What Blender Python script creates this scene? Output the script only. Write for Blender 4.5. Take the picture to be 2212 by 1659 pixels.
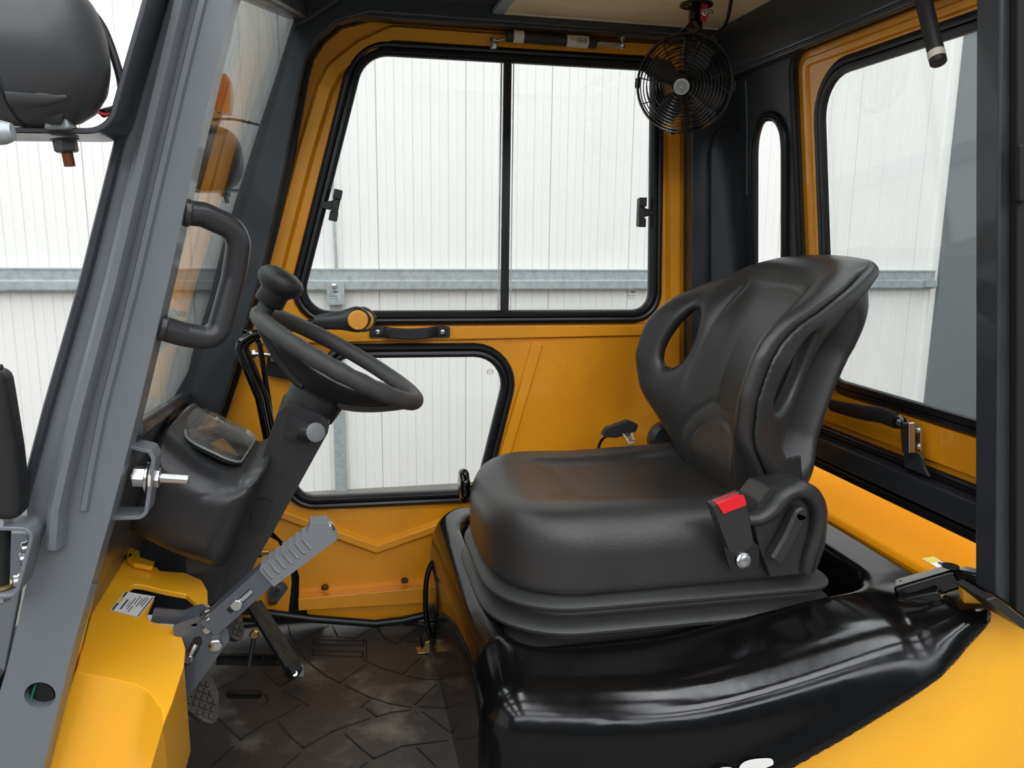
import bpy, bmesh, math, random
import numpy as np
from mathutils import Vector, Matrix, geometry
random.seed(4)
for o in list(bpy.data.objects): bpy.data.objects.remove(o, do_unlink=True)
SC = bpy.context.scene
COL = SC.collection
PI = math.pi

# ------------------------------------------------------------------ camera
F = 1700.0; CX, CY = 1106.0, 829.5
CAM = Vector((0, 0, 1.62))
EX = Vector((0.9766344, -0.0284188, 0.2130201))     # world axes seen in the camera's frame (x right, y down, z forward)
EY = Vector((-0.2146022, -0.1817727, 0.9596377))
EZ = -Vector((0.0114495, -0.9829298, -0.1836243)) * -1
# rows of camera axes in world
cr = Vector((EX.x, EY.x, EZ.x)); cd = Vector((EX.y, EY.y, EZ.y)); cf = Vector((EX.z, EY.z, EZ.z))
cam_data = bpy.data.cameras.new('camera'); cam = bpy.data.objects.new('camera', cam_data); COL.objects.link(cam)
cam_data.sensor_width = 36.0; cam_data.lens = 36.0 * F / 2212.0; cam_data.clip_start = 0.02; cam_data.clip_end = 100
R3 = Matrix((cr, -cd, -cf)).transposed()
cam.matrix_world = Matrix.Translation(CAM) @ R3.to_4x4()
SC.camera = cam

# ------------------------------------------------------------------ view, world, big lights
vs = SC.view_settings
vs.view_transform = 'Standard'; vs.look = 'None'; vs.gamma = 1.0; vs.use_curve_mapping = False
vs.exposure = 0.08
W = bpy.data.worlds.new('world'); SC.world = W; W.use_nodes = True
W.node_tree.nodes['Background'].inputs[0].default_value = (0.93, 0.97, 1.0, 1)
W.node_tree.nodes['Background'].inputs[1].default_value = 0.9

def area(name, loc, size, size_y, power, rot, color=(1, 1, 1)):
    l = bpy.data.lights.new(name, 'AREA'); l.shape = 'RECTANGLE'; l.size = size; l.size_y = size_y; l.energy = power; l.color = color
    o = bpy.data.objects.new(name, l); COL.objects.link(o); o.location = loc; o.rotation_euler = rot
    return o
SKYLIGHT_E = 10.0

# ------------------------------------------------------------------ pixel -> point on a real plane
def ray(px, py):
    x, y = px - CX, py - CY
    return Vector((x * EX.x + y * EX.y + F * EX.z, x * EY.x + y * EY.y + F * EY.z, x * EZ.x + y * EZ.y + F * EZ.z))
def U(px, py, X=None, Y=None, Z=None):
    r = ray(px, py)
    if Y is not None: t = Y / r.y
    elif X is not None: t = X / r.x
    else: t = (Z - CAM.z) / r.z
    return CAM + r * t
def UP(px, py, p0, n):
    r = ray(px, py)
    return CAM + r * ((p0 - CAM).dot(n) / r.dot(n))
RK = -0.135
RN = Vector((1, 0, -RK)).normalized()            # rear window plane: X = 1.10 + RK (z - 1.09)
def rearp(y, z, off=0.0): return Vector((1.10 + RK * (z - 1.09) + off, y, z))
def UR(px, py, off=0.0): return UP(px, py, Vector((1.10 + off, 0, 1.09)), RN)

# ------------------------------------------------------------------ materials
def lin(c): return tuple(((v / 255.0) / 12.92 if v / 255.0 <= 0.04045 else ((v / 255.0 + 0.055) / 1.055) ** 2.4) for v in c) + (1,)
def mat(name, rgb, rough=0.5, metal=0.0, coat=0.0, bump=0.0, bscale=200.0, noise=None, spec=0.5, rnoise=0.0, bstretch=None):
    m = bpy.data.materials.new(name); m.use_nodes = True; nt = m.node_tree; b = nt.nodes['Principled BSDF']
    b.inputs['Base Color'].default_value = lin(rgb); b.inputs['Roughness'].default_value = rough; b.inputs['Metallic'].default_value = metal
    b.inputs['Coat Weight'].default_value = coat; b.inputs['Coat Roughness'].default_value = 0.06
    b.inputs['Specular IOR Level'].default_value = spec
    tc = nt.nodes.new('ShaderNodeTexCoord'); src = tc.outputs['Object']
    if bstretch:
        mp = nt.nodes.new('ShaderNodeMapping'); mp.inputs['Scale'].default_value = bstretch; nt.links.new(src, mp.inputs[0]); src = mp.outputs[0]
    if bump:
        n = nt.nodes.new('ShaderNodeTexNoise'); n.inputs['Scale'].default_value = bscale; n.inputs['Detail'].default_value = 4
        nt.links.new(src, n.inputs['Vector'])
        bp = nt.nodes.new('ShaderNodeBump'); bp.inputs['Strength'].default_value = bump; bp.inputs['Distance'].default_value = 0.002
        nt.links.new(n.outputs['Fac'], bp.inputs['Height']); nt.links.new(bp.outputs[0], b.inputs['Normal'])
    if noise:                                     # (second rgb, scale, lo, hi): worn or dirty patches of the surface itself
        n = nt.nodes.new('ShaderNodeTexNoise'); n.inputs['Scale'].default_value = noise[1]; n.inputs['Detail'].default_value = 8; n.inputs['Roughness'].default_value = 0.65
        nt.links.new(src, n.inputs['Vector'])
        r = nt.nodes.new('ShaderNodeMapRange'); r.inputs[1].default_value = noise[2]; r.inputs[2].default_value = noise[3]
        nt.links.new(n.outputs['Fac'], r.inputs[0])
        mx = nt.nodes.new('ShaderNodeMix'); mx.data_type = 'RGBA'; mx.inputs[6].default_value = lin(rgb); mx.inputs[7].default_value = lin(noise[0])
        nt.links.new(r.outputs[0], mx.inputs[0]); nt.links.new(mx.outputs[2], b.inputs['Base Color'])
    if rnoise:
        n = nt.nodes.new('ShaderNodeTexNoise'); n.inputs['Scale'].default_value = 14; n.inputs['Detail'].default_value = 5
        nt.links.new(tc.outputs['Object'], n.inputs['Vector'])
        r = nt.nodes.new('ShaderNodeMapRange'); r.inputs[1].default_value = 0.35; r.inputs[2].default_value = 0.7
        r.inputs[3].default_value = rough; r.inputs[4].default_value = rough + rnoise
        nt.links.new(n.outputs['Fac'], r.inputs[0]); nt.links.new(r.outputs[0], b.inputs['Roughness'])
    return m
def glass(name, tint=(0.93, 0.96, 0.95), ior=1.5, dirt=0.0):
    m = bpy.data.materials.new(name); m.use_nodes = True; nt = m.node_tree; nt.nodes.clear()
    out = nt.nodes.new('ShaderNodeOutputMaterial'); mx = nt.nodes.new('ShaderNodeMixShader')
    t = nt.nodes.new('ShaderNodeBsdfTransparent'); t.inputs[0].default_value = tint + (1,)
    g = nt.nodes.new('ShaderNodeBsdfGlossy'); g.inputs['Roughness'].default_value = 0.0
    lw = nt.nodes.new('ShaderNodeLayerWeight'); lw.inputs[0].default_value = 0.5
    pw = nt.nodes.new('ShaderNodeMath'); pw.operation = 'POWER'; pw.inputs[1].default_value = 5
    f = nt.nodes.new('ShaderNodeMath'); f.operation = 'MULTIPLY_ADD'; f.inputs[1].default_value = 0.92; f.inputs[2].default_value = ((ior - 1) / (ior + 1)) ** 2
    nt.links.new(lw.outputs['Facing'], pw.inputs[0]); nt.links.new(pw.outputs[0], f.inputs[0])
    nt.links.new(f.outputs[0], mx.inputs[0]); nt.links.new(t.outputs[0], mx.inputs[1]); nt.links.new(g.outputs[0], mx.inputs[2])
    last = mx.outputs[0]
    if dirt:
        d = nt.nodes.new('ShaderNodeBsdfDiffuse'); d.inputs[0].default_value = (0.6, 0.6, 0.58, 1)
        n = nt.nodes.new('ShaderNodeTexNoise'); n.inputs['Scale'].default_value = 9; n.inputs['Detail'].default_value = 6
        tc = nt.nodes.new('ShaderNodeTexCoord'); nt.links.new(tc.outputs['Object'], n.inputs['Vector'])
        r = nt.nodes.new('ShaderNodeMapRange'); r.inputs[1].default_value = 0.35; r.inputs[2].default_value = 0.8; r.inputs[3].default_value = 0; r.inputs[4].default_value = dirt
        nt.links.new(n.outputs['Fac'], r.inputs[0])
        m2 = nt.nodes.new('ShaderNodeMixShader'); nt.links.new(r.outputs[0], m2.inputs[0]); nt.links.new(last, m2.inputs[1]); nt.links.new(d.outputs[0], m2.inputs[2]); last = m2.outputs[0]
    nt.links.new(last, out.inputs[0])
    return m
def emis(name, rgb, e):
    m = bpy.data.materials.new(name); m.use_nodes = True; nt = m.node_tree; nt.nodes.clear()
    out = nt.nodes.new('ShaderNodeOutputMaterial'); em = nt.nodes.new('ShaderNodeEmission'); em.inputs[0].default_value = lin(rgb); em.inputs[1].default_value = e
    nt.links.new(em.outputs[0], out.inputs[0]); return m

M = dict(
    orange=mat('orange_paint', (247, 166, 28), 0.36, coat=0.45, bump=0.05, bscale=40, noise=((228, 146, 22), 3, 0.4, 0.9)),
    yellow=mat('yellow_paint', (252, 180, 36), 0.3, coat=0.5, bump=0.04, bscale=30),
    ledge=mat('ledge_paint', (222, 142, 14), 0.7, spec=0.06, noise=((110, 70, 20), 60, 0.70, 0.76)),
    grey=mat('grey_paint', (104, 109, 114), 0.38, coat=0.25, bump=0.12, bscale=60, rnoise=0.15),
    dark=mat('charcoal_paint', (48, 51, 56), 0.3, coat=0.35, bump=0.1, bscale=40, rnoise=0.2),
    rubber=mat('black_rubber', (26, 26, 27), 0.5, bump=0.1, bscale=300),
    seal=mat('black_seal', (22, 23, 25), 0.38),
    plastic=mat('black_plastic', (34, 34, 35), 0.45, bump=0.2, bscale=900),
    gplastic=mat('moulded_console_plastic', (46, 46, 48), 0.3, bump=0.08, bscale=500, rnoise=0.1),
    rim=mat('wheel_rim_foam', (62, 62, 62), 0.55, bump=0.25, bscale=700, noise=((78, 73, 68), 12, 0.45, 0.8)),
    vinyl=mat('black_vinyl', (46, 45, 45), 0.34, bump=0.3, bscale=420, noise=((54, 52, 50), 6, 0.35, 0.8)),
    shell=mat('seat_shell_plastic', (43, 43, 43), 0.38, bump=0.12, bscale=900),
    bellows=mat('bellows_rubber', (52, 52, 52), 0.45, bump=0.2, bscale=900),
    gloss=mat('gloss_black_plastic', (11, 11, 12), 0.10, coat=0.0, rnoise=0.10, spec=0.34),
    gblack=mat('gloss_black_metal', (10, 10, 11), 0.14, coat=0.4),
    mat_=mat('floor_mat_rubber', (50, 45, 42), 0.42, bump=0.3, bscale=120, noise=((128, 122, 112), 7, 0.52, 0.80)),
    groove=mat('mat_groove', (20, 18, 17), 0.8),
    black=mat('matt_black', (12, 12, 12), 0.7),
    steel=mat('zinc_steel', (205, 208, 210), 0.25, metal=1.0, bump=0.05),
    brass=mat('zinc_yellow', (190, 165, 110), 0.3, metal=0.9),
    rust=mat('rusty_bolt', (110, 62, 36), 0.6, metal=0.4, noise=((70, 45, 32), 80, 0.4, 0.7)),
    galv=mat('galvanised_steel', (176, 184, 186), 0.45, metal=0.35, noise=((150, 158, 160), 25, 0.4, 0.7)),
    wall=mat('white_wall_panel', (236, 236, 232), 0.5),
    wallgrey=mat('grey_panel', (112, 118, 120), 0.5),
    floor=mat('concrete', (120, 116, 110), 0.5, noise=((98, 95, 90), 2, 0.4, 0.7)),
    roof=mat('dark_roof_sheet', (90, 93, 96), 0.6),
    beige=mat('beige_headliner', (238, 218, 172), 0.9, bump=0.4, bscale=300, noise=((210, 186, 140), 8, 0.4, 0.8)),
    red=mat('red_plastic', (225, 28, 38), 0.35),
    padorange=mat('orange_pad', (240, 168, 62), 0.5),
    levergrey=mat('grey_grip_plastic', (112, 114, 118), 0.42, bump=0.1, bscale=600),
    levermetal=mat('slate_painted_metal', (76, 81, 88), 0.35, coat=0.2),
    white=mat('white_label', (232, 232, 228), 0.5),
    ink=mat('label_ink', (60, 62, 66), 0.6),
    lyellow=mat('label_yellow', (225, 205, 70), 0.5),
    lred=mat('label_red', (200, 45, 50), 0.5),
    cream=mat('label_cream', (215, 208, 190), 0.5),
    amber=mat('amber_lens', (235, 120, 20), 0.2),
    green=mat('green_wire', (20, 120, 90), 0.4),
    seam=mat('panel_seam', (150, 152, 150), 0.6),
    pad=mat('pedal_rubber', (62, 58, 54), 0.6, bump=0.3, bscale=200, noise=((96, 90, 82), 30, 0.45, 0.75)),
    lampbody=mat('lamp_housing', (66, 67, 69), 0.42, bump=0.15, bscale=600),
    glass=glass('clear_glass', (0.975, 0.985, 0.98), dirt=0.012),
    wglass=glass('tinted_windscreen', (0.91, 0.94, 0.93), 1.6, dirt=0.02),
    rglass=glass('rear_glass', (0.95, 0.965, 0.96), 1.5, dirt=0.02),
    cover=glass('clear_cover', (0.8, 0.78, 0.76), 1.45, dirt=0.25),
)

# ------------------------------------------------------------------ mesh helpers
def finish(bm, name, m, parent=None, bevel=0, seg=2, ang=38, smooth=True):
    bmesh.ops.remove_doubles(bm, verts=bm.verts, dist=1e-6)
    bmesh.ops.recalc_face_normals(bm, faces=bm.faces)
    for f in bm.faces: f.smooth = smooth
    if smooth:
        lim = math.radians(ang)
        for e in bm.edges:
            if len(e.link_faces) == 2 and e.calc_face_angle(0) > lim: e.smooth = False
    me = bpy.data.meshes.new(name); bm.to_mesh(me); bm.free()
    o = bpy.data.objects.new(name, me); COL.objects.link(o)
    for mm in (m if isinstance(m, (list, tuple)) else [m]): me.materials.append(M[mm])
    if parent is not None: o.parent = parent; o.matrix_parent_inverse = parent.matrix_world.inverted()
    if bevel:
        b = o.modifiers.new('bevel', 'BEVEL'); b.width = bevel; b.segments = seg; b.limit_method = 'ANGLE'; b.angle_limit = math.radians(30); b.harden_normals = True
    return o
def thing(name, label, cat, loc=(0, 0, 0), group=None):
    o = bpy.data.objects.new(name, None); COL.objects.link(o); o.location = loc; o.empty_display_size = 0.05
    o.matrix_world = Matrix.Translation(Vector(loc)); tag(o, label, cat, group); return o
def tag(o, label, cat, group=None):
    o['label'] = label; o['category'] = cat
    if group: o['group'] = group
    return o
def struct(o): o['kind'] = 'structure'; return o

def fillet(pts, r, closed=True, n=6):
    """round the corners of a 3D polyline; r is one radius or one per corner"""
    pts = [Vector(p) for p in pts]; N = len(pts); out = []
    for i, p in enumerate(pts):
        rr = r[i] if isinstance(r, (list, tuple)) else r
        if (not closed and i in (0, N - 1)) or rr <= 0: out.append(p); continue
        a = pts[i - 1] - p; b = pts[(i + 1) % N] - p
        la, lb = a.length, b.length; a.normalize(); b.normalize()
        th = a.angle(b)
        if th > PI - 0.02: out.append(p); continue
        d = min(rr / math.tan(th / 2), la * 0.49, lb * 0.49); rr = d * math.tan(th / 2)
        bis = (a + b).normalized(); c = p + bis * (rr / math.sin(th / 2))
        s = p + a * d - c; e = p + b * d - c; tot = s.angle(e)
        for k in range(n + 1):
            t = k / n
            v = (s * math.sin((1 - t) * tot) + e * math.sin(t * tot)) / math.sin(tot) if tot > 1e-4 else s
            out.append(c + v)
    return out
def add_slab(bm, outer, ext, holes=(), mi=0):
    loops = [[Vector(p) for p in outer]] + [[Vector(p) for p in h] for h in holes]
    tris = geometry.tessellate_polygon(loops)
    flat = [p for l in loops for p in l]; ext = Vector(ext)
    a = [bm.verts.new(p) for p in flat]; b = [bm.verts.new(p + ext) for p in flat]
    for t in tris:
        for vs_ in (a, b):
            try: f = bm.faces.new([vs_[i] for i in t]); f.material_index = mi
            except ValueError: pass
    k = 0
    for l in loops:
        n = len(l)
        for i in range(n):
            j = (i + 1) % n
            try: f = bm.faces.new([a[k + i], a[k + j], b[k + j], b[k + i]]); f.material_index = mi
            except ValueError: pass
        k += n
def slab(name, outer, ext, m, parent=None, holes=(), bevel=0.0, seg=2):
    bm = bmesh.new(); add_slab(bm, outer, ext, holes)
    return finish(bm, name, m, parent, bevel, seg)
def py_(pts, Y): return [U(x, y, Y=Y) for x, y in pts]
def slabY(name, px, Y, t, m, parent=None, holes=(), bevel=0.0, r=0.0, seg=2):
    o = py_(px, Y); o = fillet(o, r) if r else o
    return slab(name, o, (0, t, 0), m, parent, [py_(h, Y) for h in holes], bevel, seg)
def add_box(bm, lo, hi, mi=0):
    lo, hi = Vector(lo), Vector(hi)
    v = [bm.verts.new((x, y, z)) for x in (lo.x, hi.x) for y in (lo.y, hi.y) for z in (lo.z, hi.z)]
    for f in ((0, 1, 3, 2), (4, 6, 7, 5), (0, 4, 5, 1), (2, 3, 7, 6), (0, 2, 6, 4), (1, 5, 7, 3)): bm.faces.new([v[i] for i in f]).material_index = mi
def box(name, lo, hi, m, parent=None, bevel=0.0, seg=2):
    bm = bmesh.new(); add_box(bm, lo, hi); return finish(bm, name, m, parent, bevel, seg)
def frame(d, up=(0, 0, 1)):
    d = Vector(d).normalized(); up = Vector(up)
    s = d.cross(up)
    if s.length < 1e-4: s = d.cross(Vector((0, 1, 0)))
    s.normalize(); u = s.cross(d).normalized(); return d, s, u
def add_bar(bm, p0, p1, w, h, up=(0, 0, 1), w2=None, h2=None, mi=0):
    """box between two points, w across, h along up"""
    p0, p1 = Vector(p0), Vector(p1); d, s, u = frame(p1 - p0, up); w2 = w2 or w; h2 = h2 or h
    A = [p0 + s * a * w / 2 + u * b * h / 2 for a, b in ((-1, -1), (1, -1), (1, 1), (-1, 1))]
    B = [p1 + s * a * w2 / 2 + u * b * h2 / 2 for a, b in ((-1, -1), (1, -1), (1, 1), (-1, 1))]
    A = [bm.verts.new(p) for p in A]; B = [bm.verts.new(p) for p in B]
    for f in [A[::-1], B] + [[A[i], A[(i + 1) % 4], B[(i + 1) % 4], B[i]] for i in range(4)]: bm.faces.new(f).material_index = mi
def bar(name, p0, p1, w, h, m, parent=None, up=(0, 0, 1), bevel=0.0, w2=None, h2=None, seg=2):
    bm = bmesh.new(); add_bar(bm, p0, p1, w, h, up, w2, h2); return finish(bm, name, m, parent, bevel, seg)
def add_lathe(bm, p, ax, prof, n=28, mi=0, up=(0, 0, 1)):
    """prof: list of (distance along axis, radius)"""
    p = Vector(p); d, s, u = frame(ax, up); rings = []
    for t, r in prof:
        if r < 1e-6: rings.append([bm.verts.new(p + d * t)])
        else: rings.append([bm.verts.new(p + d * t + (s * math.cos(2 * PI * k / n) + u * math.sin(2 * PI * k / n)) * r) for k in range(n)])
    for a, b in zip(rings, rings[1:]):
        for k in range(n):
            q = [a[k % len(a)], a[(k + 1) % len(a)], b[(k + 1) % len(b)], b[k % len(b)]]
            q2 = []
            for v in q:
                if v not in q2: q2.append(v)
            if len(q2) > 2: bm.faces.new(q2).material_index = mi
def lathe(name, p, ax, prof, m, parent=None, n=28, ang=38):
    bm = bmesh.new(); add_lathe(bm, p, ax, prof, n); return finish(bm, name, m, parent, ang=ang)
def cylp(l, r, e=0.0): return [(0, 0), (0, r - e), (e, r), (l - e, r), (l, r - e), (l, 0)] if e else [(0, 0), (0, r), (l, r), (l, 0)]
def add_cyl(bm, p0, p1, r, n=20, e=0.0, mi=0):
    d = Vector(p1) - Vector(p0); add_lathe(bm, p0, d, cylp(d.length, r, e), n, mi)
def cyl(name, p0, p1, r, m, parent=None, n=20, e=0.0):
    bm = bmesh.new(); add_cyl(bm, p0, p1, r, n, e); return finish(bm, name, m, parent)
def add_tube(bm, path, r, closed=False, n=10, mi=0, caps=True, flat=1.0, up=None):
    path = [Vector(p) for p in path]; N = len(path); rings = []; ref = None
    for i in range(N):
        if closed: t = path[(i + 1) % N] - path[i - 1]
        else: t = path[min(i + 1, N - 1)] - path[max(i - 1, 0)]
        t.normalize()
        if up is not None: s = t.cross(Vector(up)).normalized()
        else:
            if ref is None: ref = Vector((0, 0, 1)) if abs(t.z) < 0.8 else Vector((1, 0, 0)); s = t.cross(ref).normalized()
            else: s = (ref - t * ref.dot(t)).normalized()
            ref = s
        u = s.cross(t).normalized()
        rr = r[i] if isinstance(r, (list, tuple)) else r
        rings.append([bm.verts.new(path[i] + s * math.cos(2 * PI * k / n) * rr + u * math.sin(2 * PI * k / n) * rr * flat) for k in range(n)])
    for i in range(N if closed else N - 1):
        a, b = rings[i], rings[(i + 1) % N]
        for k in range(n): bm.faces.new([a[k], a[(k + 1) % n], b[(k + 1) % n], b[k]]).material_index = mi
    if caps and not closed: bm.faces.new(rings[0][::-1]).material_index = mi; bm.faces.new(rings[-1]).material_index = mi
def tube(name, path, r, m, parent=None, closed=False, n=12, flat=1.0, up=None):
    bm = bmesh.new(); add_tube(bm, path, r, closed, n, flat=flat, up=up); return finish(bm, name, m, parent, ang=60)
def add_sweep(bm, path, prof, nrm, closed=True, mi=0):
    """profile points (a across in plane, b along plane normal) swept along a planar path"""
    path = [Vector(p) for p in path]; nrm = Vector(nrm).normalized(); N = len(path); rings = []
    if closed:                                   # +a always points away from the middle
        c_ = sum(path, Vector()) / N
        if sum((path[(i + 1) % N] - path[i - 1]).cross(nrm).dot(path[i] - c_) for i in range(N)) < 0: path = path[::-1]
    for i in range(N):
        if closed or 0 < i < N - 1:
            t1 = (path[i] - path[i - 1]).normalized(); t2 = (path[(i + 1) % N] - path[i]).normalized()
            t = (t1 + t2).normalized(); sc = 1 / max(0.4, math.sqrt(max(0.01, (1 + t1.dot(t2)) / 2)))
        else:
            t = (path[1] - path[0] if i == 0 else path[-1] - path[-2]).normalized(); sc = 1
        s = t.cross(nrm).normalized()
        rings.append([bm.verts.new(path[i] + s * a * sc + nrm * b) for a, b in prof])
    n = len(prof)
    for i in range(N if closed else N - 1):
        a, b = rings[i], rings[(i + 1) % N]
        for k in range(n): bm.faces.new([a[k], a[(k + 1) % n], b[(k + 1) % n], b[k]]).material_index = mi
    if not closed: bm.faces.new(rings[0][::-1]); bm.faces.new(rings[-1])
def sweep(name, path, prof, nrm, m, parent=None, closed=True, ang=38, bevel=0):
    bm = bmesh.new(); add_sweep(bm, path, prof, nrm, closed); return finish(bm, name, m, parent, ang=ang, bevel=bevel)
def rectp(a0, a1, b0, b1, c=0.0):
    if not c: return [(a0, b0), (a1, b0), (a1, b1), (a0, b1)]
    return [(a0, b0), (a1, b0), (a1, b1 - c), (a1 - c, b1), (a0 + c, b1), (a0, b1 - c)]
def sealp(a0, a1, b0, b1):
    """rubber section with a groove down its face; b1 is the face nearest the cab"""
    m_ = (a0 + a1) / 2; w = abs(a1 - a0); s = b1 - b0
    g = (a1 - a0) / w
    return [(a0, b0), (a0, b0 + s * .55), (a0 + g * w * .1, b0 + s * .85), (a0 + g * w * .3, b1), (m_ - g * w * .05, b0 + s * .9), (m_, b0 + s * .6), (m_ + g * w * .05, b0 + s * .85),
            (a1 - g * w * .25, b0 + s * .92), (a1 - g * w * .06, b0 + s * .7), (a1, b0 + s * .4), (a1, b0)]
def bolt(name, p, ax, r, h, m='steel', parent=None, hexa=True, washer=0.0):
    bm = bmesh.new(); p = Vector(p); ax = Vector(ax).normalized(); q = p
    if washer: add_lathe(bm, p, ax, cylp(0.002, washer), 24); q = p + ax * 0.002
    add_lathe(bm, q, ax, [(0, 0), (0, r), (h * .85, r), (h, r * .82), (h, 0)], 6 if hexa else 20)
    return finish(bm, name, m, parent)
def smoothpath(pts, n=8):
    """Catmull-Rom through points"""
    P = [Vector(p) for p in pts]; P = [P[0] * 2 - P[1]] + P + [P[-1] * 2 - P[-2]]; out = []
    for i in range(1, len(P) - 2):
        for k in range(n):
            t = k / n; a, b, c, d = P[i - 1:i + 3]
            out.append(0.5 * ((2 * b) + (c - a) * t + (2 * a - 5 * b + 4 * c - d) * t * t + (3 * b - a - 3 * c + d) * t ** 3))
    out.append(P[-2]); return out

# signed-distance mesher (surface nets) for the moulded shapes
def smax(a, b, k): h = np.clip(0.5 + 0.5 * (a - b) / k, 0, 1); return b + (a - b) * h + k * h * (1 - h)
def smin(a, b, k): return -smax(-a, -b, k)
def sdf_obj(name, f, lo, hi, h, m, parent=None, ang=50):
    lo = np.array(lo, float); hi = np.array(hi, float); n = np.ceil((hi - lo) / h).astype(int) + 1
    ax = [lo[i] + h * np.arange(n[i]) for i in range(3)]
    X, Y, Z = np.meshgrid(*ax, indexing='ij'); V = f(X, Y, Z); S = V < 0
    n0, n1, n2 = n; cs = (n0 - 1, n1 - 1, n2 - 1)
    acc = np.zeros(cs + (3,)); cnt = np.zeros(cs)
    for axis in range(3):
        o1, o2 = [a for a in range(3) if a != axis]
        for d1 in (0, 1):
            for d2 in (0, 1):
                sa = [slice(0, c) for c in cs]
                sa[o1] = slice(d1, d1 + cs[o1]); sa[o2] = slice(d2, d2 + cs[o2])
                sb = list(sa); sb[axis] = slice(1, cs[axis] + 1)
                a = V[tuple(sa)]; b = V[tuple(sb)]; cr_ = (a < 0) != (b < 0)
                t = np.where(cr_, a / np.where(a - b == 0, 1, a - b), 0)
                p = [None] * 3; p[axis] = t; p[o1] = np.full(cs, float(d1)); p[o2] = np.full(cs, float(d2))
                for i in range(3): acc[..., i] += np.where(cr_, p[i], 0)
                cnt += cr_
    mask = cnt > 0; idx = -np.ones(cs, int); idx[mask] = np.arange(mask.sum())
    cell = np.argwhere(mask); P = lo + h * (cell + acc[mask] / cnt[mask][:, None])
    for _ in range(3):
        v = f(P[:, 0], P[:, 1], P[:, 2]); e = h * 0.25; g = np.stack([(f(P[:, 0] + e * (i == 0), P[:, 1] + e * (i == 1), P[:, 2] + e * (i == 2)) - f(P[:, 0] - e * (i == 0), P[:, 1] - e * (i == 1), P[:, 2] - e * (i == 2))) / (2 * e) for i in range(3)], 1)
        st = (v / np.maximum((g ** 2).sum(1), 0.05))[:, None] * g
        l = np.linalg.norm(st, axis=1)[:, None]; P = P - st * np.minimum(1, 0.4 * h / np.maximum(l, 1e-9))
    quads = []
    for axis in range(3):
        o1, o2 = [(1, 2), (2, 0), (0, 1)][axis]
        sa = [slice(1, n_ - 1) for n_ in n]; sa[axis] = slice(0, n[axis] - 1); sb = list(sa); sb[axis] = slice(1, n[axis])
        A = S[tuple(sa)]; B = S[tuple(sb)]; E = np.argwhere(A != B); off = np.array([1, 1, 1]); off[axis] = 0; E = E + off
        sg = S[tuple(E.T)]
        def ci(d1, d2):
            q = E.copy(); q[:, o1] -= d1; q[:, o2] -= d2; return idx[tuple(q.T)]
        q = np.stack([ci(1, 1), ci(0, 1), ci(0, 0), ci(1, 0)], 1); q[~sg] = q[~sg][:, ::-1]; quads.append(q)
    Q = np.concatenate(quads); Q = Q[(Q >= 0).all(1)]
    me = bpy.data.meshes.new(name); me.from_pydata(P.tolist(), [], Q.tolist()); me.update()
    me.polygons.foreach_set('use_smooth', [True] * len(me.polygons))
    o = bpy.data.objects.new(name, me); COL.objects.link(o); me.materials.append(M[m])
    if parent is not None: o.parent = parent; o.matrix_parent_inverse = parent.matrix_world.inverted()
    return o
def rbox2(x, y, hx, hy, r):
    qx = np.abs(x) - hx + r; qy = np.abs(y) - hy + r
    return np.hypot(np.maximum(qx, 0), np.maximum(qy, 0)) + np.minimum(np.maximum(qx, qy), 0) - r

# ================================================================== WAREHOUSE
WY = 5.0
bm = bmesh.new()                                  # ribbed white wall: V grooves every 54 mm, deeper every second one
prof = [(-6.0, WY)]; x = -6.0 + 0.03; k = 0
while x < 4.24:
    d, w = ((0.006, 0.0035) if k % 2 == 0 else (0.003, 0.003))
    if k % 10 == 4: d, w = 0.012, 0.004
    prof += [(x - w, WY), (x, WY + d), (x + w, WY)]; x += 0.0546; k += 1
prof.append((4.27, WY))
lo = [bm.verts.new((a, b, -0.0)) for a, b in prof]; hi = [bm.verts.new((a, b, 6.5)) for a, b in prof]
for i in range(len(prof) - 1): bm.faces.new([lo[i], lo[i + 1], hi[i + 1], hi[i]])
w = finish(bm, 'wall_back', 'wall', ang=20, smooth=False); struct(w)
struct(box('wall_right', (4.27, WY - 0.05, 0), (9, WY + 0.1, 6.5), 'wallgrey'))
struct(box('trim_1', (4.225, WY - 0.02, 0), (4.27, WY + 0.02, 6.5), 'wall'))
struct(box('wall_front', (-12, -9.1, 0), (14, -9, 6.5), 'wallgrey'))
struct(box('floor', (-12, -10, -0.1), (14, 8, 0), 'floor'))
struct(box('ceiling', (-12, -10, 6.6), (14, 8, 6.7), 'roof'))
M['skylight'] = emis('skylight_daylight', (250, 252, 255), SKYLIGHT_E)
k = 1
for xx in (-6.5, -3.5, -0.5, 2.5, 5.5):
    for yy in (-6.6, -3.4, -0.2, 3.0):
        o = box('window', (xx - 0.55, yy - 1.1, 6.57), (xx + 0.55, yy + 1.1, 6.595), 'skylight'); o.name = 'window_%d' % k; struct(o); k += 1
M['fill_panel'] = emis('fill_panel_glow', (250, 252, 255), 7.0)  # added glow, unseen behind the camera, to brighten the seat and cab
for xx in (-5.2, -1.7, 1.8, 5.3):
    o = box('window', (xx - 1.7, -8.99, 4.7), (xx + 1.7, -8.96, 6.4), 'fill_panel'); o.name = 'window_%d' % k; struct(o); k += 1  # made-up fill light panels, numbered on after the skylights
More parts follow.
